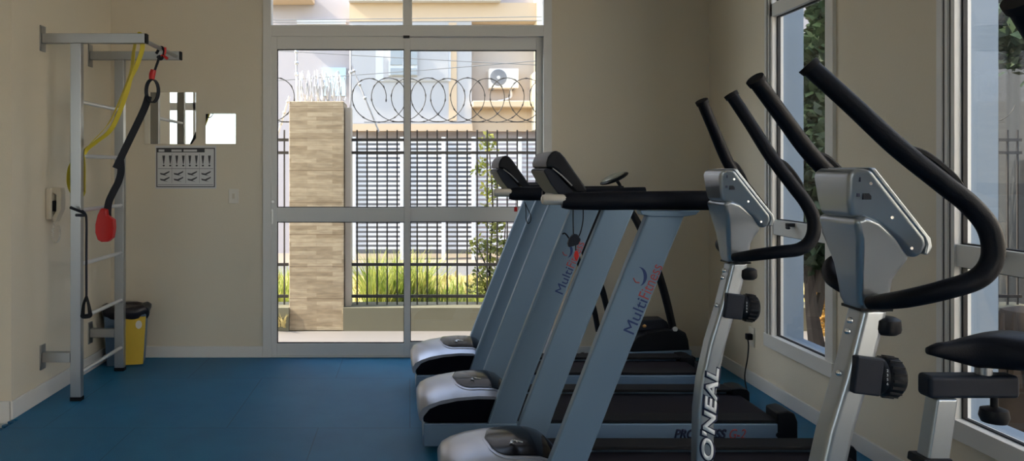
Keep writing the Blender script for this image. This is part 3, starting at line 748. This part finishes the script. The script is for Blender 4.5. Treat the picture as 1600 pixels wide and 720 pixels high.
for k in range(6):
    z = 1.824 - .332 * k
    MB().cyl((-2.02, Yn + .04, z), (-2.02, Yf + .005, z), .0125, n=16).build('rung', M['rung'], t)
MB().cyl((-1.64, Yn + .04, 2.205), (-1.64, Yf + .005, 2.205), .014, n=16).build('pull_up_bar', M['alu'], t)

# yellow resistance band looped over the bar and a rung
b = MB(); f = lambda a, c, Y: tuple(px(a, c, Y))
b.ribbon([f(222, 64, 4.78), f(219.5, 55, 4.78), f(214, 58, 4.78), f(209, 80, 4.78), f(205, 110, 4.78), f(190, 150, 4.77), f(170, 192, 4.76), f(140, 226, 4.75), f(130, 240, 4.74), f(131, 262, 4.74), f(131, 300, 4.74)], .048, .003, side=(.3, -.3, .2))
b.ribbon([f(222, 64, 4.79), f(222, 78, 4.80), f(213, 104, 4.81), f(204, 122, 4.80), f(196, 150, 4.80), f(175, 200, 4.79), f(150, 222, 4.78), f(134, 235, 4.77), f(128, 250, 4.745)], .030, .003, side=(.6, .6, .1))
b.ribbon([f(131, 300, 4.74), f(126, 308, 4.75), f(114, 302, 4.75), f(107.5, 285, 4.75), f(109.5, 262, 4.75), f(120, 246, 4.75), f(128, 250, 4.745)], .026, .003, side=(.5, .5, .2))
tag(b.build('resistance_band', M['yellow']), 'yellow elastic exercise band draped from the pull-up bar down to a ladder rung', 'exercise band')

# black suspension strap with red cradle
t = thing('suspension_strap', (-1.7, 5.05, 1.0), 'black suspension training strap with red handle, hanging from the pull-up bar', 'exercise strap')
g = lambda a, c, Y=5.05: tuple(px(a, c, Y))
a = MB().tube([g(244, 84), g(251, 74), g(257, 80), g(252, 92), g(246, 88)], .010, 8).tube([g(250, 86), g(246, 98), g(241, 112)], [.008, .009, .008], 8).build('anchor_loop', M['strap'], t)
MB().tube([g(252, 88), g(257, 84), g(258, 74)], .009, 8).tube([g(254, 86), g(262, 92)], .010, 8, smooth=0).build('anchor_tag', M['red'], t)
MB().tube([g(240, 109), g(238, 116), g(237, 124)], [.018, .021, .018], 12).build('sleeve', M['red'], t)
b = MB()
pts = [g(238 + 9.5 * math.sin(x), 142 - 18 * math.cos(x)) for x in [2 * math.pi * k / 16 for k in range(17)]]
b.ribbon(pts, .035, .006, side=(.25, 1, 0), smooth=3)
b.build('ring_strap', M['strap'], t)
b = MB().ribbon([g(232, 150), g(227, 166), g(219, 184), g(205, 213), g(192, 240), g(181, 263)], .046, .007, side=(1, .25, .3))
b.ribbon([g(188, 246, 5.07), g(189, 268, 5.07), g(185, 284, 5.07), g(177, 300), g(170, 316), g(168, 334), g(170, 350)], .046, .007, side=(1, .25, .3)).build('webbing', M['strap'], t)
b = MB()
prof = [(163, 322, 2.5), (158, 330, 6), (157, 342, 8), (158, 355, 9.5), (161, 368, 9), (166, 376, 6)]
rr = []
b.prism([(px(a_, c_, 5.03).x, px(a_, c_, 5.03).z) for a_, c_ in ((160, 325), (155, 335), (151.5, 350), (151.5, 363), (155, 374), (161, 377.5), (171, 377), (178, 371), (180.5, 356), (180, 343), (174, 339), (169, 336), (168, 327))], 5.0, 5.05)
b.build('foot_cradle', M['red'], t, bevel=.006)

# black tube expander tied to the near post
t = thing('resistance_tube', (-1.95, 4.6, .5), 'thin black exercise tube with handle tied to the near ladder post', 'exercise tube')
g = lambda a, c, Y=4.62: tuple(px(a, c, Y))
MB().tube([g(110, 324), g(120, 328, 4.61), g(130, 332, 4.61), g(133, 336), g(124, 336, 4.6), g(119, 336, 4.61)], .009, 8).tube([g(128, 329), g(133, 334), g(135, 345), g(135, 400), g(135, 464)], .0075, 8).build('tube', M['strap'], t)
MB().tube([g(135, 463), g(131, 475), g(129.5, 490), g(130, 494), g(140, 493), g(140.5, 488), g(138, 474), g(135, 463)], [.008, .009, .012, .014, .014, .012, .009, .008], 10).build('handle', M['rubber'], t)

# intercom handset
t = thing('intercom', (XL, 4.8, 1.09), 'ivory wall intercom with handset and coiled cord on the left wall', 'intercom')
MB().box((XL, 4.735, 1.10), (XL + .035, 4.87, 1.295)).build('base_plate', M['ivory'], t, bevel=.006)
MB().prism([(XL + .03, 1.30), (XL + .085, 1.295), (XL + .09, 1.27), (XL + .088, 1.16), (XL + .055, 1.085), (XL + .035, 1.083), (XL + .03, 1.11), (XL + .055, 1.15), (XL + .058, 1.25), (XL + .03, 1.265)], 4.755, 4.815).build('handset', M['ivory'], t, bevel=.006)
MB().box((XL + .03, 4.752, 1.15), (XL + .0565, 4.754 + .06, 1.215)).build('cradle', M['black'], t)
b = MB(); pts = []
for k in range(240):
    s = k / 239; a = s * math.pi * 2 * 28
    base = catmull([(XL + .04, 4.77, 1.085), (XL + .03, 4.77, 1.0), (XL + .045, 4.775, .955), (XL + .065, 4.78, .975), (XL + .065, 4.79, 1.03), (XL + .05, 4.80, 1.06)], 12)
    u = s * (len(base) - 1); i = min(int(u), len(base) - 2); p = base[i].lerp(base[i + 1], u - i)
    pts.append(p + Vector((math.cos(a) * .006, math.sin(a) * .006, 0)))
b.tube(pts, .002, 5, smooth=0); b.build('coiled_cord', M['plate'], t)

# ------------------------------------------------------------------ things on the back wall
def mirror(poly, label):
    t = MB().prism([(xpx(a), zpx(c)) for a, c in poly], YB - .006, YB).build('wall_mirror', M['mirror_edge'])
    tag(t, label, 'mirror', 'mirror tiles on the back wall')
    MB().prism([(xpx(a), zpx(c)) for a, c in poly], YB - .0075, YB - .0061).build('mirror_face', M['mirror'], t, flat=True)
mirror([(226, 144.5), (306.5, 144.5), (306.5, 216), (300, 225), (226, 225)], 'larger mirror piece on the back wall with a broken lower right corner')
mirror([(322, 178), (368.5, 178), (368.5, 224.5), (322, 224.5)], 'smaller square mirror on the back wall right of the broken one')

t = thing('exercise_poster', (xpx(290), YB, zpx(294)), 'laminated black and white exercise chart taped under the mirrors', 'poster')
MB().box((xpx(243), YB - .003, zpx(294.5)), (xpx(338), YB, zpx(227.5))).build('sheet', M['paper'], t, flat=True)
b = MB(); yy = YB - .0036
for (a, c, d, e) in ((244.5, 231, 336, 232.5), (244.5, 291, 336, 292.3), (244.5, 231, 246, 292), (334.5, 231, 336, 292)): b.box((xpx(a), yy, zpx(e)), (xpx(d), YB - .003, zpx(c)))
b.box((xpx(246), yy, zpx(238)), (xpx(320), YB - .003, zpx(232)))
b.build('border', M['print'], t, flat=True)
MB().box((xpx(324), yy, zpx(239)), (xpx(333), YB - .003, zpx(233))).box((xpx(248), yy - .0004, zpx(237)), (xpx(257), yy, zpx(233.5))).box((xpx(268), yy - .0004, zpx(236.8)), (xpx(284), yy, zpx(233.6))).box((xpx(287), yy - .0004, zpx(236.8)), (xpx(308), yy, zpx(233.6))).build('heading', M['paper'], t, flat=True)
b = MB()
for i in range(8):
    xx = 252 + 4 + i * 10.2
    b.prism([(xpx(xx - 2.2), zpx(243)), (xpx(xx + 2.2), zpx(243)), (xpx(xx + 1.4), zpx(250)), (xpx(xx + .5), zpx(256)), (xpx(xx - .5), zpx(256)), (xpx(xx - 1.4), zpx(250))], yy, YB - .003)
    b.ball((xpx(xx), yy + .0004, zpx(258.6)), .008, .0006, .007, u=10, v=6)
for i in range(4):
    x0 = 250 + i * 21.5
    for j in range(2):
        y_ = 270 + j * 9
        b.prism([(xpx(x0), zpx(y_)), (xpx(x0 + 6), zpx(y_ + 1)), (xpx(x0 + 15), zpx(y_ - 3)), (xpx(x0 + 15), zpx(y_ - 1)), (xpx(x0 + 8), zpx(y_ + 3)), (xpx(x0 + 13), zpx(y_ + 5)), (xpx(x0 + 1), zpx(y_ + 2.5))], yy, YB - .003)
b.build('figures', M['print'], t, flat=True)
b = MB()
for y_ in (263, 288): b.box((xpx(247), yy, zpx(y_ + .8)), (xpx(333), YB - .003, zpx(y_)))
for i in range(1, 4): b.box((xpx(247 + i * 21.5), yy, zpx(286)), (xpx(247.5 + i * 21.5), YB - .003, zpx(240)))
b.build('grid_lines', M['print2'], t, flat=True)

t = thing('light_switch', (xpx(365), YB, zpx(317)), 'small cream switch plate on the back wall left of the door', 'switch')
MB().box((xpx(357.5), YB - .008, zpx(317.5)), (xpx(373), YB, zpx(295))).build('plate', M['plate'], t, bevel=.003)
MB().box((xpx(363.5), YB - .012, zpx(310)), (xpx(367.5), YB - .008, zpx(302))).build('rocker', M['ivory'], t, bevel=.001)

t = thing('wall_socket', (XR, 5.05, .25), 'white wall socket with black plug and cord low on the right wall', 'socket')
MB().box((XR - .008, 5.00, .25), (XR, 5.08, .375)).build('plate', M['plate'], t, bevel=.002)
MB().box((XR - .045, 5.015, .295), (XR - .008, 5.05, .335)).build('plug', M['black'], t, bevel=.004)
MB().tube([(XR - .035, 5.03, .30), (XR - .035, 5.02, .26), (XR - .05, 5.0, .18), (XR - .09, 4.95, .08), (XR - .12, 4.85, .01)], .0045, 8).build('power_cord', M['rubber'], t)

# ------------------------------------------------------------------ waste bin
t = thing('waste_bin', (-2.065, 5.60, 0), 'yellow and blue-grey waste bin with black bag in the left corner behind the ladder', 'bin')
rz = Matrix.Rotation(R(14), 3, 'Z'); cc = Vector((-2.065, 5.60, 0))
def rb(b):
    for v in b.bm.verts: v.co = cc + rz @ (v.co)
    return b
b = MB(); r0, r1, d0, d1 = .125, .145, .085, .10
lo = [b.bm.verts.new((x * r0, y * d0, 0)) for x, y in ((-1, -1), (1, -1), (1, 1), (-1, 1))]
hi = [b.bm.verts.new((x * r1, y * d1, .37)) for x, y in ((-1, -1), (1, -1), (1, 1), (-1, 1))]
for k in range(4): b.bm.faces.new((lo[k], lo[(k + 1) % 4], hi[(k + 1) % 4], hi[k]))
b.bm.faces.new(lo[::-1]); b.bm.faces.new(hi)
rb(b).build('body', M['bin_blue'], t, bevel=.012)
b = MB(); vs = [b.bm.verts.new(p) for p in ((-.035, -d0 - .004, .006), (r0 - .002, -d0 - .004, .006), (r1 - .002, -d1 - .002, .352), (-.035, -d1 - .002, .352), (-.035, -d0 + .006, .006), (r0 - .002, -d0 + .006, .006), (r1 - .002, -d1 + .008, .352), (-.035, -d1 + .008, .352))]
for fz in ((0, 1, 2, 3), (7, 6, 5, 4), (0, 4, 5, 1), (1, 5, 6, 2), (2, 6, 7, 3), (3, 7, 4, 0)): b.bm.faces.new([vs[i] for i in fz])
p_ = rb(b).build('front_panel', M['bin_yellow'], t, bevel=.003)
b = MB(); n = 36; rings = []
for z, kx in ((.34, 1.02), (.36, 1.10), (.385, 1.15), (.41, 1.13), (.425, 1.0), (.42, .8)):
    ring = []
    for k in range(n):
        a = 2 * math.pi * k / n; cs, sn = math.cos(a), math.sin(a)
        w_ = 1 + .035 * math.sin(a * 7 + z * 30) + .02 * math.sin(a * 13)
        ring.append(b.bm.verts.new((r1 * kx * w_ * math.copysign(abs(cs) ** .45, cs), d1 * kx * w_ * math.copysign(abs(sn) ** .45, sn), z + .008 * math.sin(a * 5))))
    rings.append(ring)
for i in range(len(rings) - 1):
    for k in range(n): b.bm.faces.new((rings[i][k], rings[i][(k + 1) % n], rings[i + 1][(k + 1) % n], rings[i + 1][k]))
b.bm.faces.new(rings[-1])
rb(b).build('bin_bag', M['bag'], t, angle=60)
rb(MB().ball((.095, -.102, .295), .022, .003, .03)).build('sticker', M['plate'], t)

# ------------------------------------------------------------------ outside: porch, kerb wall, pillar, fence
structure('porch_slab', MB().box((-9, YB + T, -.12), (9, 6.93, -.045)), M['tile'], 'pale porch paving outside the sliding door', flat=True)
b = MB().box((-9, 6.93, -.15), (-1.09, 7.25, .165)).box((-.60, 6.93, -.15), (9, 7.25, .165))
structure('kerb_wall', b, M['kerb'], 'low grey-green planter wall under the street fence', flat=True)
structure('ground_lawn', MB().box((-14, 7.25, -.25), (16, 11.0, -.10)), M['lawn'], flat=True)
structure('ground_street', MB().box((-14, 11.0, -.25), (16, 12.35, -.12)), M['asphalt'], flat=True)
structure('ground_pavement', MB().box((-14, 12.35, -.25), (16, 15, -.10)), M['walk'], flat=True)
structure('ground_side', MB().box((XR + T, -30, -.25), (16, YB + T, -.10)).box((-30, -30, -.25), (XR + T, YR - T, -.10)), M['walk'], flat=True)
tag(MB().box(((452 - VX) * 6.95 / F, 6.95, -.045), ((537 - VX) * 6.95 / F, 7.35, 2.03)).build('stone_pillar', M['stone'], bevel=.004), 'tan split-stone gate pillar outside the left door leaf', 'pillar')
tag(MB().box((-.590, 7.02, -.045), (-.535, 7.20, 1.98)).build('gate_post', mat('pale_post', (.66, .58, .50), .6), bevel=.004), 'narrow pale post between the stone pillar and the fence', 'post')

def fence(x0, x1, label):
    t = thing('street_fence', ((x0 + x1) / 2, 7.1, .165), label, 'fence')
    Y = 7.1; kz = lambda y: H - (y - VY) * Y / F
    for y_ in (218.5, 238.5, 413, 462.5): MB().box((x0, Y - .015, kz(y_ + 2.2)), (x1, Y + .015, kz(y_ - 2.2))).build('rail', M['iron'], t)
    b = MB(); x = x0 + .05
    while x < x1: b.box((x - .0065, Y - .0065, .165), (x + .0065, Y + .0065, kz(203))); x += .0925
    b.build('picket_panel', M['iron'], t, flat=True)
    return t
fence(-.535, 5.65, 'black iron picket fence running right of the stone pillar')
fence(-5.0, -1.12, 'black iron picket fence glimpsed left of the stone pillar')

def razor(x0, x1, label):
    b = MB(); Y = 7.1; pitch = .182; r = .203; zc = 2.055
    n = int((x1 - x0) / pitch); pts = []
    for k in range(n * 28):
        a = 2 * math.pi * k / 28; pts.append((x0 + pitch * k / 28 + r * math.cos(a), Y + .03 * math.sin(a * .5), zc + r * math.sin(a)))
    b.tube(pts, .0042, 5, smooth=0)
    for k in range(0, len(pts), 3):
        p = Vector(pts[k]); d = (Vector(pts[min(k + 1, len(pts) - 1)]) - Vector(pts[k - 1 if k else 0])).normalized()
        s = d.cross(Vector((0, 1, 0)))
        b.tube([p - d * .019, p, p + d * .019], [.003, .0085, .003], 5, smooth=0)
    b.tube([(x0, Y, zc - .205), (x1, Y, zc - .205)], .003, 5, smooth=0)
    return tag(b.build('razor_wire', M['wire'], flat=True, recalc=False), label, 'razor wire')
razor(-.42, 5.5, 'razor wire coils above the iron fence, seen through both door leaves')
razor(-4.0, -1.0, 'razor wire coil above the fence left of the pillar')
b = MB()
random.seed(3)
pts = []
for k in range(220):
    a = k * .55; pts.append((-1.02 + .40 * k / 220 + .03 * math.sin(a * .7), 7.1 + .1 * math.cos(a), 2.17 + .13 * math.sin(a) + random.uniform(-.03, .03)))
b.tube(pts, .005, 5, smooth=0)
for x in (-1.03, -1.0, -.935, -.88, -.83, -.76, -.74): b.box((x - .008, 7.08, 2.03), (x + .008, 7.1, 2.18))
tag(b.build('razor_wire', M['wire_light'], flat=True), 'shiny tangled wire heaped on top of the stone pillar', 'razor wire')
def pole(a, c, a2, c2, label, r=.011, Y=7.23):
    b = MB().cyl(px(a, c, Y), px(a2, c2, Y), r, n=8)
    p, q_ = px(a, c, Y), px(a2, c2, Y)
    for s in (.1, .3, .5): b.ball(p.lerp(q_, s), r * 1.9, u=8, v=6)
    tag(b.build('wire_post', M['wire_light']), label, 'post')
pole(548, 72, 548, 480, 'thin upright wire post right beside the stone pillar')
pole(463, 72, 464, 160, 'thin upright wire post rising from the pillar top')
pole(549, 100, 592, 206, 'slanting brace wire between the upright post and the fence', .009)
pole(452, 150, 426, 236, 'short slanting brace at the left pane of the door', .009, Y=7.125)

# planting
def blades(name, n, x0, x1, y0, y1, z0, h0, h1, m, label, lean=.1, w=.006, into=None, keep=False):
    b = MB() if into is None else into
    for _ in range(n):
        x, y = random.uniform(x0, x1), random.uniform(y0, y1); h = random.uniform(h0, h1); a = random.uniform(0, 6.28)
        dx_, dy_ = math.cos(a), math.sin(a); l = random.uniform(0, lean) * h; l2 = l * 2.6
        p0 = Vector((x, y, z0)); p1 = Vector((x + dx_ * l, y + dy_ * l, z0 + h * .6)); p2 = Vector((x + dx_ * l2, y + dy_ * l2, z0 + h))
        s = Vector((-dy_, dx_, 0)) * w
        v = [b.bm.verts.new(p) for p in (p0 - s, p0 + s, p1 + s * .8, p1 - s * .8, p2)]
        b.bm.faces.new(v[:4]); b.bm.faces.new((v[3], v[2], v[4]))
    if keep: return b
    return tag(b.build(name, m, flat=True, recalc=False), label, 'grass', None, 'stuff')
gb = blades('grass', 900, -.42, .2, 7.52, 8.1, -.1, .35, .72, None, None, .35, .008, keep=True)
blades('grass', 2600, -.42, 2.6, 7.45, 8.6, -.1, .15, .36, M['grass'], 'sunlit green grass behind the fence, tallest beside the pillar', .3, .008, into=gb)
blades('grass', 500, -2.0, -1.2, 7.55, 8.2, -.1, .3, .6, M['grass'], 'green grass in the narrow gap left of the pillar', .3, .008)
blades('grass', 2600, -2, 5, 8.8, 10.9, -.1, .04, .12, leaf_mat('dry_grass', (.38, .31, .11), (.52, .43, .19), .3), 'dry yellow grass on the street verge', .4, .01)
blades('grass', 260, -1.45, -1.12, 6.94, 6.99, -.045, .1, .18, leaf_mat('dry_tuft', (.5, .42, .15), (.7, .6, .3), .3), 'dry tuft at the foot of the pillar', .5, .008)

def leafy(b, c, rx, ry, rz_, n, size):
    for _ in range(n):
        while True:
            p = Vector((random.uniform(-1, 1), random.uniform(-1, 1), random.uniform(-1, 1)))
            if p.length < 1 and p.length > .25: break
        p = Vector((c[0] + p.x * rx, c[1] + p.y * ry, c[2] + p.z * rz_))
        a = Vector((random.uniform(-1, 1), random.uniform(-1, 1), random.uniform(-.6, .8))).normalized(); u = a.cross(Vector((random.uniform(-1, 1), random.uniform(-1, 1), random.uniform(-1, 1)))).normalized()
        s = size * random.uniform(.6, 1.3)
        b.quad(p, p + a * s * .5 + u * s * .28, p + a * s, p + a * s * .5 - u * s * .28)
def tree(name, base, trunks, blobs, n, size, leafm, label, cat):
    t = thing(name, base, label, cat)
    b = MB()
    for pts, r in trunks: b.tube(pts, r, 8)
    b.build('trunk', M['bark'], t)
    b = MB(); tot = sum((x[1][0] * x[1][1] * x[1][2]) ** .6 for x in blobs)
    for c, rr_ in blobs: leafy(b, c, *rr_, max(20, int(n * (rr_[0] * rr_[1] * rr_[2]) ** .6 / tot)), size)
    b.build('foliage', leafm, t, flat=True, recalc=False)
    return t
g = lambda a, c, Y=7.35: tuple(px(a, c, Y))
tree('shrub', g(768, 500), [([g(768, 500), g(765, 420), g(770, 330), g(765, 240)], [.012, .01, .008, .005]), ([g(768, 450), g(785, 400), g(790, 350)], [.008, .006, .004]), ([g(766, 430), g(748, 390), g(735, 375)], [.008, .006, .004]), ([g(770, 480), g(750, 430), g(742, 400)], [.008, .006, .004])],
     [(g(765, 225), (.09, .1, .1)), (g(752, 262), (.08, .08, .09)), (g(768, 295), (.09, .08, .16)), (g(755, 335), (.08, .08, .12)), (g(775, 350), (.10, .08, .10)), (g(778, 385), (.15, .15, .13)), (g(748, 385), (.12, .1, .09)), (g(768, 425), (.17, .15, .14)), (g(800, 400), (.10, .1, .1)), (g(752, 450), (.14, .14, .1)), (g(790, 455), (.12, .1, .12))], 1100, .055, M['leaf'],
     'slender green shrub in front of the white street gate', 'shrub')
# big dark tree by the side of the building, seen through the right windows
random.seed(11)
tx, ty = 3.36, 6.36
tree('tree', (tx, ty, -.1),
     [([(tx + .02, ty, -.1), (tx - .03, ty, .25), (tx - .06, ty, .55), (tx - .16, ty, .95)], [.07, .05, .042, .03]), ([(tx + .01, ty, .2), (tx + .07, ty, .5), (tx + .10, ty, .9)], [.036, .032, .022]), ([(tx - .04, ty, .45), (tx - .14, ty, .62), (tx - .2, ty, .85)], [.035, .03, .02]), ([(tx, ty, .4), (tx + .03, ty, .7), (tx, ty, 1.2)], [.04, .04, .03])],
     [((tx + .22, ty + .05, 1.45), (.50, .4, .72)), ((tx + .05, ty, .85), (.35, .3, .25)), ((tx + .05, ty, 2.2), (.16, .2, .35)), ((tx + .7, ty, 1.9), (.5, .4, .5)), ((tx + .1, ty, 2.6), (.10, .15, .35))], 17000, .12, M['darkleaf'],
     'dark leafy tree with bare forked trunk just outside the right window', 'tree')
tree('glint_shrub', tuple(px(1296, 560, 6.75)), [([px(1296, 560, 6.75), px(1294, 520, 6.75), px(1296, 480, 6.75)], [.012, .01, .006])],
     [(px(1297, 500, 6.75), (.13, .1, .2)), (px(1290, 470, 6.75), (.08, .08, .10))], 260, .07, leaf_mat('sun_glint_leaf', (.30, .22, .04), (.65, .36, .10), .4), 'small added shrub, golden leaves coloured as sunlit glints behind the tree trunk outside the right window', 'shrub')  # added shrub; sunlit glints are put into its leaf colour
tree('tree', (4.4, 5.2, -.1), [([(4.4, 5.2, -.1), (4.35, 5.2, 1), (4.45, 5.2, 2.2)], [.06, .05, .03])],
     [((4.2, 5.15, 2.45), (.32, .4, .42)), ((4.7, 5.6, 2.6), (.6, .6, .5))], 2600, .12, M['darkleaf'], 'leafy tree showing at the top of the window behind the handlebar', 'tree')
b = MB(); base = Vector((3.05, 3.9, -.1))
t = thing('palm_stump', (3.0, 3.75, -.1), 'brown fibrous palm trunk outside the window behind the saddle', 'tree')
b.lathe([(.19, 0), (.20, .2), (.18, .5), (.15, .72), (.09, .82), (.02, .84)], (3.0, 3.75, -.1), 'Z', 20)
for k in range(26):
    a = 2 * math.pi * k / 26; z = random.uniform(.1, .6)
    b.tube([(3.0 + .18 * math.cos(a), 3.75 + .18 * math.sin(a), z - .1), (3.0 + .22 * math.cos(a), 3.75 + .22 * math.sin(a), z + .1), (3.0 + .2 * math.cos(a), 3.75 + .2 * math.sin(a), z + .25)], [.03, .02, .008], 6)
b.build('trunk', M['bark'], t)

# ------------------------------------------------------------------ across the street
def fx(x, Y=14.0): return (x - VX) * Y / F
def fz(y, Y=14.0): return H - (y - VY) * Y / F
t = thing('apartment_building', (1, 15, -.1), 'lilac and peach apartment building across the street', 'building')
MB().box((-9, 14, -.1), (fx(548), 17, 9)).box((fx(548), 14.05, -.1), (14, 17, 9)).build('wall', M['lilac'], t, flat=True)
MB().box((fx(548), 13.72, fz(195)), (fx(735), 14.05, fz(38))).build('bay', M['pale'], t, flat=True)
MB().box((fx(548), 13.66, fz(206)), (fx(736), 14.05, fz(195))).box((fx(548), 13.70, fz(38)), (fx(842), 14.04, fz(10))).box((fx(735), 13.80, fz(206)), (fx(828), 14.05, fz(170))).box((fx(700), 13.70, fz(190)), (fx(712), 13.74, fz(40))).build('peach_band', M['peach'], t, flat=True)
MB().box((fx(735), 14.0, fz(170)), (fx(842), 14.05, fz(38))).build('side_wall', M['cream'], t, flat=True)
MB().box((fx(548), 13.5, fz(10)), (fx(778), 14.05, fz(-40))).box((fx(588), 13.69, fz(130)), (fx(703), 13.72, fz(76))).box((fx(465), 13.9, fz(39)), (fx(541), 14.0, fz(33))).build('white_band', M['white'], t, flat=True)
MB().box((fx(600), 13.67, fz(128)), (fx(699), 13.70, fz(77))).build('inset', M['pale'], t, flat=True)
MB().box((fx(400), 13.4, fz(8)), (fx(492), 14.0, fz(-3))).box((fx(735), 13.5, fz(171)), (fx(832), 14.05, fz(161))).build('ledge', M['peach'], t, bevel=.02)
MB().box((fx(828), 13.4, fz(205)), (fx(850), 14.04, fz(118))).box((fx(834), 13.6, fz(118)), (fx(850), 14.04, fz(-20))).build('corner_column', mat('sunlit_cream', (.9, .82, .62), .8), t, flat=True)  # sunlit brightness of the column is put into its colour
w = MB().box((fx(608), 13.62, fz(122)), (fx(652), 13.675, fz(82))).build('window', M['white'], t, flat=True)
MB().box((fx(611), 13.60, fz(106)), (fx(629), 13.625, fz(84))).box((fx(641), 13.60, fz(106)), (fx(651), 13.625, fz(84))).box((fx(611), 13.60, fz(121)), (fx(651), 13.625, fz(111))).build('pane', mat('grey_pane', (.28, .31, .34), .3), w, flat=True)
w = MB().box((fx(503), 13.95, fz(150)), (fx(541), 14.0, fz(106))).build('window', mat('pale_blue_pane', (.50, .62, .68), .3), t, flat=True)
w = MB().box((fx(548), 13.70, fz(197)), (fx(735), 13.715, fz(194))).build('edge_line', mat('blue_grey_edge', (.25, .28, .33), .5), t, flat=True)  # bluish dark line along the bottom edge of the bay
t = thing('air_conditioner', (fx(784), 13.8, fz(140)), 'cream outdoor air conditioner unit on the building across the street', 'air conditioner')
MB().box((fx(762), 13.72, fz(140)), (fx(807), 13.99, fz(110))).build('case', mat('ac_cream', (.80, .76, .70), .5), t, bevel=.015)
yy = 13.715
MB().lathe([(.125, .006), (.145, .006), (.15, 0), (.145, -.006), (.125, -.006)], (fx(776), yy, fz(124)), 'Y', 32).build('fan_guard', M['print2'], t)
b = MB()
for r in (.03, .05, .07, .09, .11, .125): b.tube([(fx(776) + r * math.cos(a), yy - .008, fz(124) + r * math.sin(a)) for a in [2 * math.pi * k / 24 for k in range(25)]], .003, 4, smooth=0)
b.build('grille', M['print2'], t)
MB().cyl((fx(776), yy - .02, fz(124)), (fx(776), yy, fz(124)), .03).build('fan_hub', M['white'], t)
for x in (768, 800): MB().box((fx(x), 13.75, fz(141.5)), (fx(x + 2), 14.0, fz(139.5))).build('bracket', M['print2'], t)
MB().tube([(fx(796), 13.85, fz(140)), (fx(797), 13.9, fz(152)), (fx(786), 13.9, fz(157)), (fx(778), 13.95, fz(158))], .02, 8).build('pipe', M['white'], t)

t = thing('driveway_gate', (fx(700, 13), 13, -.1), 'white slatted driveway gate across the street', 'gate')
G = 13.0
for x in (553, 628, 693, 740, 812, 846, 900): MB().box((fx(x - 3, G), G - .04, -.1), (fx(x + 3, G), G + .04, fz(214, G))).build('gate_post', M['white'], t, flat=True)
b = MB(); y = 220.0
while y < 392:
    b.box((fx(553, G), G - .012, fz(y + 3.6, G)), (fx(900, G), G + .012, fz(y, G))); y += 7.2
b.build('slats', M['white'], t, flat=True)
structure('garage_shade_panel', MB().box((fx(556), 13.95, -.1), (fx(690), 14.0, fz(222))).box((fx(700), 13.95, -.1), (fx(735), 14.0, fz(225))), mat('garage_shade', (.12, .125, .14), .7), flat=True)  # flat dark panels; the shade behind the gate is put into their colour
t_ = thing('power_lines', (0, 9.5, 2.9), 'thin power lines crossing in front of the building', 'cable')
for (a, c, d, e) in ((425, 29, 850, 24), (425, 33, 850, 30), (548, 84, 850, 100), (600, 112, 850, 92)):
    p, q_ = px(a, c, 9.5), px(d, e, 9.5); dd = (q_ - p); MB().tube([p - dd, (p + q_) / 2 - Vector((0, 0, .02)), q_ + dd], .005, 5).build('line', M['wire_cable'], t_)
